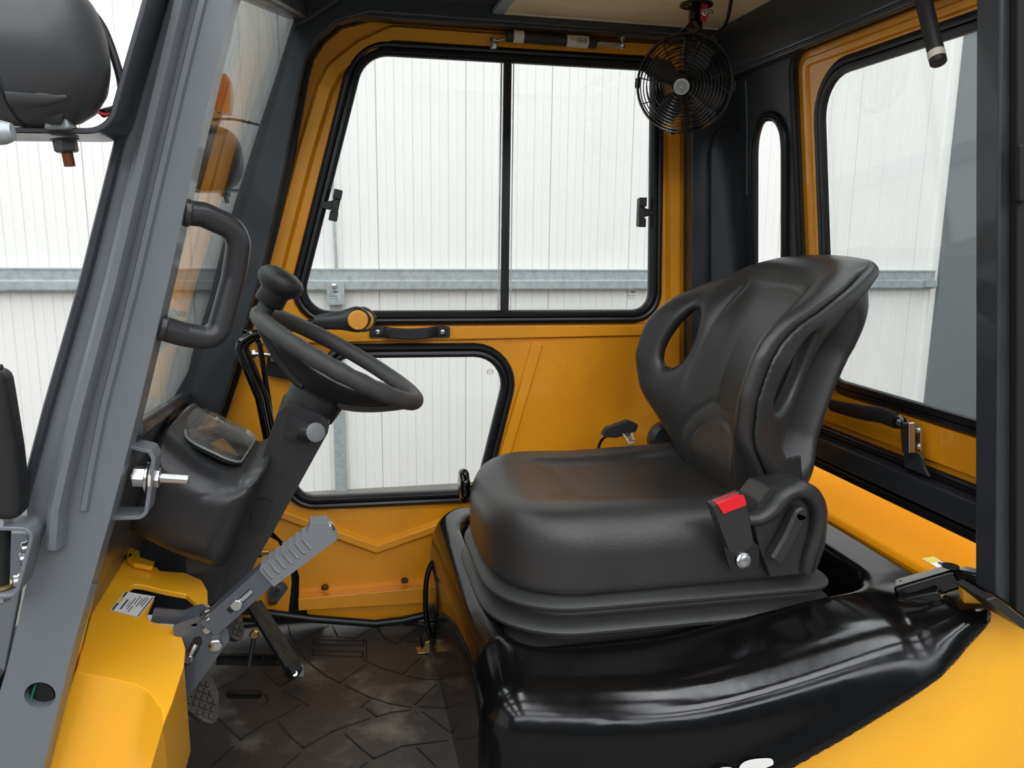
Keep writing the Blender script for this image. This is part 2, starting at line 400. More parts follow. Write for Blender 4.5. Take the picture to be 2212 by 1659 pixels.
# purlin: galvanised folded rail along the wall
bm = bmesh.new()
pr = [(0.0, 1.417), (-0.06, 1.417), (-0.06, 1.408), (-0.055, 1.405), (-0.055, 1.352), (-0.062, 1.346), (-0.07, 1.342), (-0.07, 1.297), (-0.062, 1.288), (0.0, 1.284)]
a = [bm.verts.new((-6, WY + y, z)) for y, z in pr]; b = [bm.verts.new((4.22, WY + y, z)) for y, z in pr]
for i in range(len(pr) - 1): bm.faces.new([a[i], a[i + 1], b[i + 1], b[i]])
bm.faces.new(a); bm.faces.new(b[::-1])
o = finish(bm, 'wall_rail', 'galv', ang=15); tag(o, 'galvanised steel rail running level along the white ribbed wall', 'rail')
o = box('rail_end_bracket', (4.12, WY - 0.10, 1.30), (4.21, WY - 0.072, 1.35), 'galv', bevel=0.002); tag(o, 'small galvanised clip at the right end of the wall rail', 'bracket')
p = U(722, 440, Y=WY - 0.03); q = U(727, 582, Y=WY - 0.03)
o = bar('conduit', Vector((q.x, WY - 0.03, 1.42)), Vector((q.x - 0.02, WY - 0.03, 2.4)), 0.018, 0.018, 'galv', up=(0, 1, 0)); tag(o, 'thin galvanised conduit rising up the wall above the rail', 'conduit')
p = U(722, 628, Y=WY - 0.07)
o = thing('wall_post', 'flat galvanised post running down the wall below the rail', 'post', (p.x, WY - 0.03, 0))
box('post_body', (p.x - 0.03, WY - 0.045, 0), (p.x + 0.045, WY - 0.005, 1.28), 'galv', o, 0.003)
box('fixing_plate', (p.x - 0.045, WY - 0.085, 1.20), (p.x + 0.06, WY - 0.072, 1.345), 'galv', o, 0.002)
bolt('bolt', (p.x, WY - 0.086, 1.315), (0, -1, 0), 0.018, 0.014, 'steel', o)

# ================================================================== CAB FRAME
cabf = thing('driver_cab', 'charcoal grey welded steel driver cab shell of pillars, rails and rear panel', 'cab', (0.4, 1.5, 0.6))
YS = 1.90
outer = [(600, -140), (634, -20), (633, 44), (600, 150), (561, 267), (507, 436), (480, 527), (449, 652), (416, 757), (405, 804), (350, 900), (230, 1060), (180, 1330), (560, 1330), (430, 1100),
         (473, 905), (506, 804), (527, 720), (574, 560), (615, 370), (653, 160), (664, 120), (690, 80), (730, 46), (800, 28), (1100, 50), (1462, 76), (1492, 80), (1497, 95), (1494, 600), (1494, 1150), (1640, 1150), (1612, 170), (1580, 90), (1560, 60), (1085, 20), (1080, -140)]
slabY('side_frame', outer, YS, 0.05, 'dark', cabf, bevel=0.006, seg=3)
# raised pressing on the rear corner pillar, door rebate lip
pts = fillet(py_([(1532, 330), (1532, 1100), (1606, 1100), (1606, 330), (1592, 285), (1570, 270), (1545, 285)], YS - 0.002), 0.01)
slab('pillar_pressing', pts, (0, -0.012, 0), 'dark', cabf, bevel=0.006, seg=3)
lip = py_([(473, 905), (506, 804), (527, 720), (574, 560), (615, 370), (653, 160), (664, 120), (690, 80), (730, 46), (800, 28), (1100, 50), (1462, 76), (1494, 82), (1496, 100), (1494, 600), (1494, 1150)], YS + 0.052)
sweep('door_seal', lip, [(0.006, 0), (-0.014, 0), (-0.016, 0.012), (-0.006, 0.02), (0.006, 0.02)], (0, 1, 0), 'seal', cabf, closed=False)
# roof
box('roof_panel', (-0.12, 0.99, 2.138), (1.0, 1.96, 2.19), 'dark', cabf, 0.004)
slab('roof_rail', [(-0.10, 1.90, 2.06), (-0.10, 1.90, 2.16), (0.99, 1.90, 2.16), (0.965, 1.90, 2.10)], (0, -0.012, 0), 'dark', cabf, bevel=0.003) if False else None
bar('roof_rail', rearp(1.0, 2.085, -0.012), rearp(1.93, 2.085, -0.012), 0.035, 0.13, 'dark', cabf, up=(RK, 0, 1), bevel=0.006, seg=3)
bar('roof_rail', rearp(1.0, 2.022, -0.012), rearp(1.90, 2.022, -0.012), 0.028, 0.022, 'dark', cabf, up=(RK, 0, 1), bevel=0.004)
box('roof_rail', (-0.1, 1.906, 2.10), (0.975, 1.955, 2.157), 'dark', cabf, 0.003)
bar('roof_rail', (-0.06, 1.02, 2.14), (0.97, 1.02, 2.14), 0.05, 0.06, 'dark', cabf, bevel=0.006)
# gusset at the front upper corner
slab('corner_gusset', py_([(634, -30), (636, 60), (672, 40), (780, -30)], 1.875), (0, 0.02, 0), 'dark', cabf, bevel=0.004)
bar('front_header', U(640, 10, Y=1.90), U(520, -70, Y=1.05), 0.05, 0.06, 'dark', cabf, bevel=0.008)
# rear panel with slot and hatch openings, in the rear plane
def rp_(l, off=0.0): return [rearp(y, z, off) for y, z in l]
slot_px = [(1665, 252), (1652, 256), (1641, 275), (1633, 315), (1632, 400), (1632, 700), (1697, 700), (1698, 400), (1697, 305), (1689, 270), (1678, 255)]
slot = [UR(x, y) for x, y in smoothpath([(a, b, 0) for a, b in slot_px[6:] + slot_px[:6]], 4) for x, y in [(x, y)]] if False else [UR(v.x, v.y) for v in smoothpath([Vector((a, b, 0)) for a, b in slot_px[6:] + slot_px[:6]], 5)]
hatch = fillet(rp_([(1.626, 2.012), (1.03, 2.012), (1.03, 1.200), (1.626, 1.200)]), [0.035, 0.02, 0.02, 0.03])
slab('rear_panel', rp_([(1.915, 2.12), (1.0, 2.12), (1.0, 1.10), (1.915, 1.10)]), (0.0095, 0, 0), 'dark', cabf, holes=[hatch, slot], bevel=0.003)
sweep('slot_seal', slot, sealp(0.012, -0.010, 0.0, 0.012), -RN, 'seal', cabf)
o_ = sweep('hatch_seal', hatch, sealp(0.014, -0.002, 0.0, 0.010), -RN, 'seal', cabf)
# grey cross beam and lower rubber under the hatch
bar('cross_beam', rearp(1.02, 1.155, -0.012), rearp(1.90, 1.155, -0.012), 0.03, 0.05, 'dark', cabf, up=(RK, 0, 1), bevel=0.004)
bar('beam_seal', rearp(1.02, 1.112, -0.006), rearp(1.90, 1.112, -0.006), 0.03, 0.02, 'seal', cabf, up=(RK, 0, 1), bevel=0.005)
slab('latch_plate', [UR(1952, 975, -0.03), UR(1985, 980, -0.03), UR(1992, 992, -0.03), UR(1994, 1008, -0.03), UR(2006, 1030, -0.03), UR(1952, 1008, -0.03)], (0.006, 0, 0), 'dark', cabf, bevel=0.001)
for wpx in ([(1611, 175), (1614, 260), (1614, 420)],):
    tube('weld_bead', [UR(x, y, -0.001) for x, y in wpx], 0.0022, 'grey', cabf, n=8)
# near rear pillar
slabY('rear_pillar', [(2163, -60), (2158, 400), (2155, 900), (2152, 1288), (2212, 1330), (2212, -60)], 1.0, 0.045, 'dark', cabf, bevel=0.004)
slabY('pillar_flange', [(2199, -60), (2197, 800), (2196, 1320), (2300, 1400), (2300, -60)], 0.985, 0.014, 'black', cabf, bevel=0.003)
slabY('pillar_foot', [(2130, 1296), (2150, 1290), (2225, 1345), (2214, 1362)], 0.985, 0.07, 'plastic', cabf, bevel=0.003)
slabY('hinge_leaf', [(2203, 312), (2225, 312), (2225, 436), (2203, 436)], 0.975, 0.01, 'black', cabf, bevel=0.003)
o = slabY('hatch_tab', [(2127, 655), (2135, 646), (2165, 642), (2165, 694), (2135, 694), (2127, 686)], 1.03, 0.005, 'orange', cabf, bevel=0.001)
bolt('bolt', U(2147, 671, Y=1.03), (0, -1, 0), 0.009, 0.012, 'steel', o)
# near front pillar: broad face with side return and welded seal channel
pil = thing('front_pillar', 'light grey painted steel front pillar leaning beside the doorway', 'pillar', U(90, 1659, Y=1.0))
L = [(352, -60), (340, 0), (268, 300), (190, 610), (112, 880), (58, 1085), (62, 1240), (40, 1340), (14, 1446), (-20, 1560), (-50, 1760)]
Rr = [(520, -60), (503, 0), (448, 230), (405, 420), (366, 600), (300, 880), (237, 1122), (209, 1220), (174, 1342), (150, 1432), (138, 1481), (94, 1659), (70, 1760)]
hole = [(86 + 34 * math.cos(t * PI / 16), 1502 + 28 * math.sin(t * PI / 16)) for t in range(32)]
slabY('pillar_face', L + Rr[::-1], 1.0, 0.045, 'grey', pil, holes=[hole], bevel=0.007, seg=3)
inn = [U(x, y, Y=1.05) for x, y in [(x + 6, y) for x, y in hole]]
slab('hole_shade', py_([(86 + 31 * math.cos(t * PI / 16), 1502 + 26 * math.sin(t * PI / 16)) for t in range(32)], 1.014), (0, 0.02, 0), 'black', pil)  # black plug stands in for the shade inside the pillar hole
tube('green_wire', [U(64, 1520, Y=1.009), U(71, 1496, Y=1.01), U(77, 1478, Y=1.011)], 0.0015, 'green', pil, n=6)
def lerp_edge(t, y):
    def at(E):
        for a, b in zip(E, E[1:]):
            if a[1] <= y <= b[1]: return a[0] + (b[0] - a[0]) * (y - a[1]) / (b[1] - a[1])
        return E[-1][0]
    return at(L) * (1 - t) + at(Rr) * t
chan = [U(lerp_edge(.40 + .05 * (y > 900) * (y - 900) / 270, y), y, Y=1.0) for y in (-50, 200, 420, 610, 760, 880, 1000, 1085, 1172)]
sweep('seal_channel', chan, [(0.015, -0.002), (0.012, 0.020), (0.007, 0.025), (-0.001, 0.025), (-0.004, 0.018), (-0.005, -0.002)], (0, -1, 0), 'grey', pil, closed=False, ang=30)
chan2 = [U(lerp_edge(.60 + .1 * max(0, (y - 900)) / 270, y), y, Y=1.0) for y in (-50, 200, 420, 610, 760, 880, 1000, 1100)]
sweep('seal_channel', chan2, [(0.006, -0.002), (0.003, 0.006), (-0.003, 0.006), (-0.006, -0.002)], (0, -1, 0), 'grey', pil, closed=False, ang=30)
ret = [U(x - 3, y, Y=1.0) + Vector((0, 0.02, 0)) for x, y in L[:6]]
sweep('pillar_edge', ret, rectp(-0.004, 0.006, -0.03, 0.03, 0.002), (0, -1, 0), 'dark', pil, closed=False)
# grey plate behind the bottom of the pillar
slabY('gusset_plate', [(-40, 1150), (64, 1150), (40, 1300), (10, 1450), (-40, 1430)], 1.08, 0.01, 'grey', pil, bevel=0.002)
# scuttle under the windscreen, firewall
bar('scuttle_bar', U(402, 855, Y=1.90), U(292, 930, Y=1.04), 0.022, 0.022, 'dark', cabf, bevel=0.008)
box('firewall', (-0.56, 1.06, 0.55), (-0.52, 1.94, 0.95), 'black', cabf, 0.003)
slabY('fender_liner', [(440, 1060), (560, 1080), (640, 1140), (690, 1240), (700, 1345), (440, 1345)], 1.993, 0.01, 'black', cabf)
slab('bulkhead', [U(300, 945, Y=1.04), U(400, 868, Y=1.90), Vector((-0.555, 1.94, 0.6)), Vector((-0.555, 1.04, 0.6))], (-0.01, 0, 0), 'dark', cabf)
slabY('fender_panel', [(470, 1140), (560, 1150), (600, 1172), (626, 1215), (630, 1260), (622, 1335), (470, 1335)], 1.96, 0.012, 'orange', cabf, bevel=0.003)
slabY('bearing_plate', [(583, 1268), (597, 1262), (606, 1258), (618, 1266), (622, 1272), (608, 1290), (596, 1308), (582, 1305), (578, 1290)], 1.94, 0.012, 'levermetal', cabf, bevel=0.002, r=0.004)
bolt('bolt', U(600, 1274, Y=1.94), (0, -1, 0), 0.014, 0.008, 'levermetal', cabf, hexa=False); bolt('bolt', U(588, 1299, Y=1.94), (0, -1, 0), 0.009, 0.008, 'rust', cabf)
bolt('bolt', U(600, 1274, Y=1.93), (0, -1, 0), 0.005, 0.008, 'rust', cabf)
o = cyl('rod_end', U(555, 1195, Y=1.90), U(582, 1192, Y=1.90), 0.006, 'brass', cabf); bolt('nut', U(556, 1195, Y=1.90), U(582, 1192, Y=1.90) - U(555, 1195, Y=1.90), 0.011, 0.012, 'steel', cabf)
# windscreen
c4 = [U(678, -60, Y=1.915), U(415, 850, Y=1.915), U(292, 925, Y=1.045), U(515, -60, Y=1.045)]
nrm = (c4[1] - c4[0]).cross(c4[3] - c4[0]).normalized()
ws = thing('windscreen', 'tinted glass windscreen between the light grey pillar and the charcoal far pillar', 'window', c4[2])
slab('pane', c4, nrm * 0.005, 'wglass', ws)
sweep('pane_seal', [c4[3], c4[2]], rectp(-0.006, 0.006, -0.004, 0.004), nrm, 'galv', ws, closed=False)
sweep('pane_seal', [c4[0] , c4[1]], rectp(-0.012, 0.006, -0.006, 0.008, 0.002), nrm, 'seal', ws, closed=False)
# headliner
hl = slab('headliner', [(0.392, 1.0, 2.134), (0.392, 1.905, 2.134), (0.955, 1.905, 2.134), (0.955, 1.0, 2.134)], (0, 0, -0.006), 'beige', None, bevel=0.001)
tag(hl, 'beige textured roof lining panel inside the cab', 'headliner')
bm = bmesh.new(); add_box(bm, (0.366, 1.0, 2.124), (0.392, 1.905, 2.134), 1); add_box(bm, (0.39, 1.898, 2.124), (0.96, 1.904, 2.128)); add_box(bm, (0.951, 1.0, 2.124), (0.957, 1.90, 2.128))
finish(bm, 'edge_trim', ['cream', 'galv'], hl)

# ================================================================== FAR DOOR
DY = 1.965
door = thing('cab_door', 'orange far side cab door with two windows, closed', 'door', (0.3, DY, 0.6))
G = [(788, 117), (1406, 152), (1401, 670), (647, 673)]
G2 = [(735, 772), (1100, 768), (1028, 1057), (618, 1074)]
def hole_loop(px, r, Y, grow):
    P = fillet(py_(px, Y), r, n=8); c = sum(P, Vector()) / len(P)
    n = len(P); out = []
    for i in range(n):
        t = (P[(i + 1) % n] - P[i - 1]).normalized(); s = t.cross(Vector((0, 1, 0))).normalized()
        if s.dot(P[i] - c) < 0: s = -s
        out.append(P[i] + s * grow)
    return out
g1 = hole_loop(G, [0.075, 0.03, 0.045, 0.055], DY, 0); g1o = hole_loop(G, [0.075, 0.03, 0.045, 0.055], DY, 0.014)
g2 = hole_loop(G2, [0.03, 0.075, 0.04, 0.05], DY, 0); g2o = hole_loop(G2, [0.03, 0.075, 0.04, 0.05], DY, 0.014)
dout = [(452, 1000), (473, 905), (506, 804), (527, 720), (574, 560), (615, 370), (648, 170), (662, 125), (688, 88), (730, 56), (800, 42), (1100, 62), (1462, 90), (1496, 92), (1500, 600), (1500, 1290), (945, 1335), (810, 1341), (665, 1333), (660, 1305), (645, 1300), (646, 1245), (630, 1190), (590, 1150), (520, 1130), (440, 1125)]
slabY('door_panel', dout, DY, 0.03, 'orange', door, bevel=0.003) if False else slab('door_panel', py_(dout, DY), (0, 0.03, 0), 'orange', door, [g1o, g2o], 0.003)
rib = lambda w, h: [(-w - h * .6, 0), (w + h * .6, 0), (w, h), (-w, h)]
bm = bmesh.new()
path = fillet(py_([(560, 715), (613, 510), (660, 330), (700, 196), (722, 152), (781, 106), (848, 74), (1041, 88), (1351, 107), (1454, 113), (1454, 960)], DY), [0, 0, 0, 0.04, 0.04, 0.05, 0.05, 0, 0, 0.01, 0], closed=False)
add_sweep(bm, path, rib(0.013, 0.014), (0, -1, 0), False)
finish(bm, 'door_rib', 'orange', door, bevel=0.002)
bm = bmesh.new()
add_slab(bm, py_([(560, 706), (1440, 700), (1440, 722), (552, 742)], DY), (0, -0.014, 0))
add_slab(bm, py_([(572, 690), (1440, 691), (1440, 697), (570, 700)], DY), (0, -0.006, 0))
finish(bm, 'door_rib', 'orange', door, bevel=0.003)
sweep('door_rib', py_([(1160, 742), (1135, 830), (1092, 975), (1062, 1080)], DY), rib(0.012, 0.009), (0, -1, 0), 'orange', door, closed=False, bevel=0.002)
sweep('door_rib', py_([(540, 1080), (608, 1107), (813, 1182), (968, 1128), (1100, 1082)], DY), rib(0.009, 0.016), (0, -1, 0), 'orange', door, closed=False, bevel=0.002)
slab('door_sill', py_([(645, 1283), (920, 1259), (1050, 1250), (1050, 1284), (800, 1299), (646, 1308)], DY), (0, -0.03, 0), 'orange', door, bevel=0.004)
for x, y in ((702, 1277), (875, 1262)): bolt('sill_bolt', U(x, y, Y=DY - 0.03) + Vector((0, 0.012, 0)), (0, 0, 1), 0.009, 0.011, 'rust', door)
tube('bottom_seal', py_([(560, 1322), (680, 1337), (810, 1347), (870, 1340), (920, 1328), (1000, 1320)], DY - 0.02), 0.01, 'seal', door)
slabY('hinge_side', [(500, 800), (520, 770), (640, 760), (640, 960), (560, 1010), (480, 1000)], DY - 0.006, 0.008, 'orange', door, bevel=0.003, r=0.03)
w1 = sweep('window_seal', g1, sealp(0.034, -0.002, -0.004, 0.016), (0, -1, 0), 'seal', door)
# orient: profile 'a' runs outwards for this winding
w1g = slab('pane', hole_loop([(788, 117), (1100, 133), (1093, 672), (647, 673)], [0.075, 0.004, 0.004, 0.055], DY, 0.004), (0, 0.004, 0), 'glass', w1)
w1h = slab('pane', [p + Vector((0, 0.009, 0)) for p in hole_loop([(1084, 132), (1406, 152), (1401, 670), (1077, 672)], [0.004, 0.03, 0.045, 0.004], DY, 0.004)], (0, 0.004, 0), 'glass', w1)
slabY('slide_bar', [(1089, 128), (1106, 129), (1099, 674), (1082, 674)], DY - 0.007, 0.012, 'seal', w1, bevel=0.002)
slabY('pane_edge', [(1082, 132), (1085, 132), (1078, 672), (1075, 672)], DY + 0.0, 0.003, 'white', w1); slabY('pane_edge', [(1109, 133), (1111, 133), (1104, 672), (1102, 672)], DY + 0.0, 0.003, 'white', w1)
w2 = sweep('window_seal', g2, sealp(0.034, -0.002, -0.004, 0.018), (0, -1, 0), 'seal', door)
slab('pane', hole_loop(G2, [0.03, 0.075, 0.04, 0.05], DY, 0.004), (0, 0.004, 0), 'glass', w2)
def marks(px, py, s, parent, Y):
    bm = bmesh.new()
    c = U(px, py, Y=Y)
    ringp = [c + Vector((math.cos(t * PI / 8), 0, math.sin(t * PI / 8))) * 0.006 * s for t in range(16)]
    add_tube(bm, ringp, 0.0004 * s, True, 4)
    for dx, dz, w_, h_ in ((0.014, 0.001, 0.004, 0.005), (0.019, 0.0, 0.004, 0.006), (0.024, 0.001, 0.004, 0.004), (0.002, -0.012, 0.005, 0.002), (0.011, -0.012, 0.005, 0.002), (0.02, -0.012, 0.005, 0.002), (0.008, -0.020, 0.010, 0.0015)):
        add_box(bm, (c.x + dx * s - w_ * s / 2, Y - 0.0006, c.z + dz * s - h_ * s / 2), (c.x + dx * s + w_ * s / 2, Y, c.z + dz * s + h_ * s / 2))
    ring2 = [c + Vector((0.02 * s, 0, -0.020 * s)) + Vector((math.cos(t * PI / 6), 0, math.sin(t * PI / 6))) * 0.003 * s for t in range(12)]
    add_tube(bm, ring2, 0.0003 * s, True, 4)
    return finish(bm, 'glass_stamp', 'ink', parent)
marks(711, 631, 0.8, w1, DY - 0.001); marks(1356, 631, 0.8, w1, DY + 0.008)
def curve_text(txt, p, size, nrm, up, m, parent, name='lettering', ext=0.0003):
    c = bpy.data.curves.new(name, 'FONT'); c.body = txt; c.size = size; c.align_x = 'CENTER'; c.align_y = 'CENTER'; c.extrude = ext
    o = bpy.data.objects.new(name, c); COL.objects.link(o)
    nrm = Vector(nrm).normalized(); up = Vector(up); up = (up - nrm * up.dot(nrm)).normalized(); x = up.cross(nrm)
    mw = Matrix((x, up, nrm)).transposed().to_4x4(); mw.translation = Vector(p)
    dg = bpy.context.evaluated_depsgraph_get(); me = bpy.data.meshes.new_from_object(o.evaluated_get(dg)); me.transform(mw)
    bpy.data.objects.remove(o); o = bpy.data.objects.new(name, me); COL.objects.link(o); me.materials.clear(); me.materials.append(M[m])
    if parent is not None: o.parent = parent; o.matrix_parent_inverse = parent.matrix_world.inverted()
    return o
c = U(1059, 803, Y=DY - 0.001)
o = tube('glass_stamp', [c + Vector((0.008 * math.cos(t * PI / 12), 0, 0.0068 * math.sin(t * PI / 12))) for t in range(24)], 0.0005, 'ink', w2, closed=True, n=4)
curve_text('CCC', c, 0.0075, (0, -1, 0), (0, 0, 1), 'ink', w2)
# sliding latches
def latch(px, py, lean, side, name='window_latch'):
    c = U(px, py, Y=DY - 0.014); a = Vector((math.sin(lean), 0, math.cos(lean)))
    o = bar(name, c - a * 0.036, c + a * 0.036, 0.017, 0.02, 'plastic', w1, up=(0, 1, 0), bevel=0.003)
    for k in (-1, 1): bar('latch_pad', c + a * (k * 0.026) + Vector((0, -0.012, 0)) - a * 0.011, c + a * (k * 0.026) + Vector((0, -0.012, 0)) + a * 0.011, 0.02, 0.008, 'plastic', o, up=(0, 1, 0), bevel=0.002)
    s = Vector((side, 0, 0)); bar('latch_neck', c, c + s * 0.035 + Vector((0, 0.004, 0)), 0.012, 0.026, 'plastic', o, up=(0, 0, 1), bevel=0.002, w2=0.012, h2=0.012)
latch(725, 444, 0.22, -1); latch(1384, 459, 0.0, 1)
# pull handle
hp = smoothpath([U(806, 715, Y=DY - 0.018), U(826, 716, Y=DY - 0.022), U(842, 719, Y=DY - 0.04), U(885, 722, Y=DY - 0.045), U(928, 719, Y=DY - 0.04), U(943, 716, Y=DY - 0.022), U(964, 715, Y=DY - 0.018)], 5)
o = sweep('pull_handle', hp, rectp(-0.013, 0.013, -0.006, 0.006, 0.003), (0, -1, 0), 'plastic', door, closed=False)
for x in (815, 955): 
    slabY('handle_pad', [(x - 17, 706), (x + 17, 706), (x + 17, 729), (x - 17, 730)], DY - 0.022, 0.008, 'plastic', o, bevel=0.003, r=0.004)
    bolt('screw', U(x + 1, 717, Y=DY - 0.024), (0, -1, 0), 0.006, 0.004, 'steel', o, hexa=False)
# door lock box and striker pin
o = slabY('lock_case', [(583, 742), (668, 752), (660, 780), (640, 822), (572, 811)], DY - 0.045, 0.04, 'black', door, bevel=0.003)
bolt('screw', U(617, 798, Y=DY - 0.045), (0, -1, 0), 0.008, 0.006, 'steel', o, hexa=False, washer=0.010)
slabY('lock_claw', [(584, 762), (595, 762), (595, 782), (584, 782)], DY - 0.052, 0.008, 'steel', o, bevel=0.001)
cyl('striker_pin', U(546, 764, Y=DY - 0.05), U(590, 768, Y=DY - 0.05), 0.006, 'steel', door); bolt('striker_nut', U(552, 764, Y=DY - 0.05), (-1, 0, 0), 0.011, 0.008, 'steel', door)
bolt('panel_screw', U(573, 888, Y=DY - 0.006), (0, -1, 0), 0.007, 0.006, 'steel', door, hexa=False)
for x, y in ((905, 93), (683, 393), (1423, 459), (1338, 122)): bolt('panel_screw', U(x, y, Y=DY), (0, -1, 0), 0.0022, 0.003, 'steel', door, hexa=False)

# ------------------------------------------------------------------ gas struts
st = thing('gas_strut', 'black gas strut lying level above the far door window', 'gas strut', U(1180, 85, Y=1.93))
a, b, c = U(1092, 77, Y=1.92), U(1288, 93, Y=1.92), U(1343, 98, Y=1.92)
cyl('strut_body', a, b, 0.0135, 'plastic', st, 24, 0.003); cyl('piston_rod', b, c, 0.0055, 'steel', st)
lathe('ball_joint', c - Vector((0.006, 0, 0)), (1, 0, 0), [(0, 0.003), (0.002, 0.008), (0.007, 0.01), (0.012, 0.008), (0.014, 0.0)], 'steel', st, 16)
cyl('stud', c + Vector((0, 0, 0.0)), c + Vector((0, 0, 0.024)), 0.0035, 'steel', st); bolt('nut', c + Vector((0, 0, 0.014)), (0, 0, 1), 0.008, 0.006, 'steel', st)
bar('end_fitting', U(1066, 91, Y=1.93), U(1092, 86, Y=1.93), 0.02, 0.004, 'steel', st, bevel=0.001); bar('end_fitting', U(1090, 86, Y=1.93), U(1092, 74, Y=1.93), 0.02, 0.004, 'steel', st, up=(1, 0, 0), bevel=0.001)
bolt('nut', U(1067, 94, Y=1.93), (0, 0, 1), 0.009, 0.012, 'steel', st); bolt('nut', U(1067, 92, Y=1.93), (0, 0, -1), 0.009, 0.014, 'steel', st); cyl('stud', U(1067, 90, Y=1.93), U(1067, 107, Y=1.93), 0.004, 'steel', st)
d = (b - a).normalized()
for t0, t1 in ((0.08, 0.19), (0.66, 0.90)):
    lo_ = a + (b - a) * t0; lathe('strut_label', lo_, d, [(0, 0.0137), (0, 0.0139), ((b - a).length * (t1 - t0), 0.0139), ((b - a).length * (t1 - t0), 0.0137)], 'cream', st, 24)
curve_text('CCC', a + (b - a) * 0.72 + Vector((0, -0.0142, 0)), 0.006, (0, -1, 0), (0, 0, 1), 'ink', st); 
for dz in (0.004, 0, -0.004): bar('label_print', a + (b - a) * 0.76 + Vector((0, -0.0142, dz)), a + (b - a) * 0.88 + Vector((0, -0.0142, dz)), 0.0004, 0.0016, 'ink', st)
rs = thing('gas_strut', 'black gas strut hanging at a slant before the rear window', 'gas strut', U(2010, 70, X=0.93))
a, b = U(1985, -40, X=0.93), U(2028, 138, X=0.93); d = (b - a)
cyl('strut_body', a, b, 0.0125, 'plastic', rs, 24, 0.002)
lathe('strut_label', b - d.normalized() * 0.022, d, [(0, 0.0127), (0, 0.0129), (0.012, 0.0129), (0.012, 0.0127)], 'cream', rs, 24)

# ================================================================== REAR HATCH WINDOW
ht = thing('rear_window', 'orange framed rear window at the back of the cab', 'window', rearp(1.3, 1.2))
ho = fillet(rp_([(1.65, 2.035), (1.02, 2.035), (1.02, 1.178), (1.65, 1.178)], 0.0095), [0.015, 0.02, 0.02, 0.02])
GL = [(1.543, 1.950), (1.062, 1.950), (1.062, 1.315), (1.543, 1.315)]
gi = fillet(rp_(GL, 0.012), [0.085, 0.05, 0.045, 0.04], n=8)
slab('hatch_frame', ho, (0.008, 0, 0), 'orange', ht, holes=[fillet(rp_([(1.548, 1.955), (1.057, 1.955), (1.057, 1.310), (1.548, 1.310)], 0.010), [0.085, 0.05, 0.045, 0.04], n=8)], bevel=0.003)
sweep('frame_rib', fillet(rp_([(1.600, 1.992), (1.05, 1.992), (1.05, 1.262), (1.600, 1.262)], 0.010), 0.02), rib(0.006, 0.006), -RN, 'orange', ht, bevel=0.001)
slab('frame_rib', rp_([(1.60, 1.285), (1.035, 1.285), (1.035, 1.215), (1.60, 1.215)], 0.012), (-0.012, 0, 0), 'orange', ht, bevel=0.003)
s_ = sweep('window_seal', gi, sealp(0.029, -0.003, -0.002, 0.010), -RN, 'seal', ht)
slab('pane', fillet(rp_([(y, z) for y, z in GL], 0.018), [0.085, 0.05, 0.045, 0.04], n=8), (0.004, 0, 0), 'rglass', ht)
hp = smoothpath([UR(1795, 875, -0.03), UR(1830, 884, -0.045), UR(1870, 892, -0.05), UR(1900, 896, -0.05), UR(1936, 909, -0.05)], 5)
o = tube('handle', hp, [0.013 + 0.003 * min(1, i / 12) for i in range(len(hp))], 'plastic', ht, flat=0.45, up=(1, 0, 0))
lathe('handle_knob', UR(1943, 912, -0.05) + Vector((0, 0.012, 0)), (0, -1, 0), [(0.0, 0.0), (0.002, 0.007), (0.006, 0.0115), (0.012, 0.0135), (0.018, 0.0115), (0.022, 0.007), (0.024, 0.0)], 'gblack', ht, 24)
la = slab('latch', [UR(1957, 912, -0.035), UR(1978, 912, -0.035), UR(1978, 980, -0.035), UR(1962, 978, -0.035)], (-0.014, 0, 0), 'steel', ht, bevel=0.003)
slab('latch_flange', [UR(1972, 915, -0.02), UR(1992, 921, -0.02), UR(1992, 975, -0.02), UR(1972, 970, -0.02)], (-0.004, 0, 0), 'steel', la, bevel=0.001)
for x, y in ((1980, 930), (1981, 966)): bolt('screw', UR(x, y, -0.024), (-1, 0, 0), 0.007, 0.005, 'steel', la, hexa=False)

# ================================================================== FAN
FC = Vector((0.758, 1.70, 1.955))
fan = thing('cab_fan', 'black round caged fan hanging from the roof lining', 'fan', FC)
ax = (CAM - FC).normalized(); ax = (ax + Vector((-0.12, 0, -0.10))).normalized(); d, s, u = frame(ax)
def fp(r, t, k): return FC + (s * math.cos(t) + u * math.sin(t)) * r + d * k
def gz(r): return 0.052 * math.sqrt(max(0, 1 - (r / 0.106) ** 2))
bm = bmesh.new()
for i in range(12):
    r = 0.018 + i * 0.0074; add_tube(bm, [fp(r, 2 * PI * k / 40, gz(r) + 0.004) for k in range(40)], 0.0013, True, 5)
for i in range(6):
    r = 0.10 - i * 0.013; add_tube(bm, [fp(r, 2 * PI * k / 40, -gz(r)) for k in range(40)], 0.0013, True, 5)
for k in range(7):
    t = 2 * PI * k / 7 + .2; add_tube(bm, [fp(r, t, gz(r) + 0.003) for r in (0.015, 0.04, 0.065, 0.085, 0.098, 0.103)], 0.0014, False, 5)
    add_tube(bm, [fp(r, t + (0.5 if k % 2 else 0.3) * (r / 0.1), -gz(r)) for r in (0.02, 0.04, 0.065, 0.085, 0.098, 0.103)], 0.0014, False, 5)
add_tube(bm, [fp(0.103, 2 * PI * k / 48, 0.003) for k in range(48)], 0.0028, True, 8)
add_tube(bm, [fp(0.103, 2 * PI * k / 48, -0.004) for k in range(48)], 0.0022, True, 8)
for t in (0.05, 2.2, PI + .1, 5.0): add_bar(bm, fp(0.098, t, -.008), fp(0.109, t, -.008), 0.012, 0.02)
finish(bm, 'guard', 'gblack', fan, ang=60)
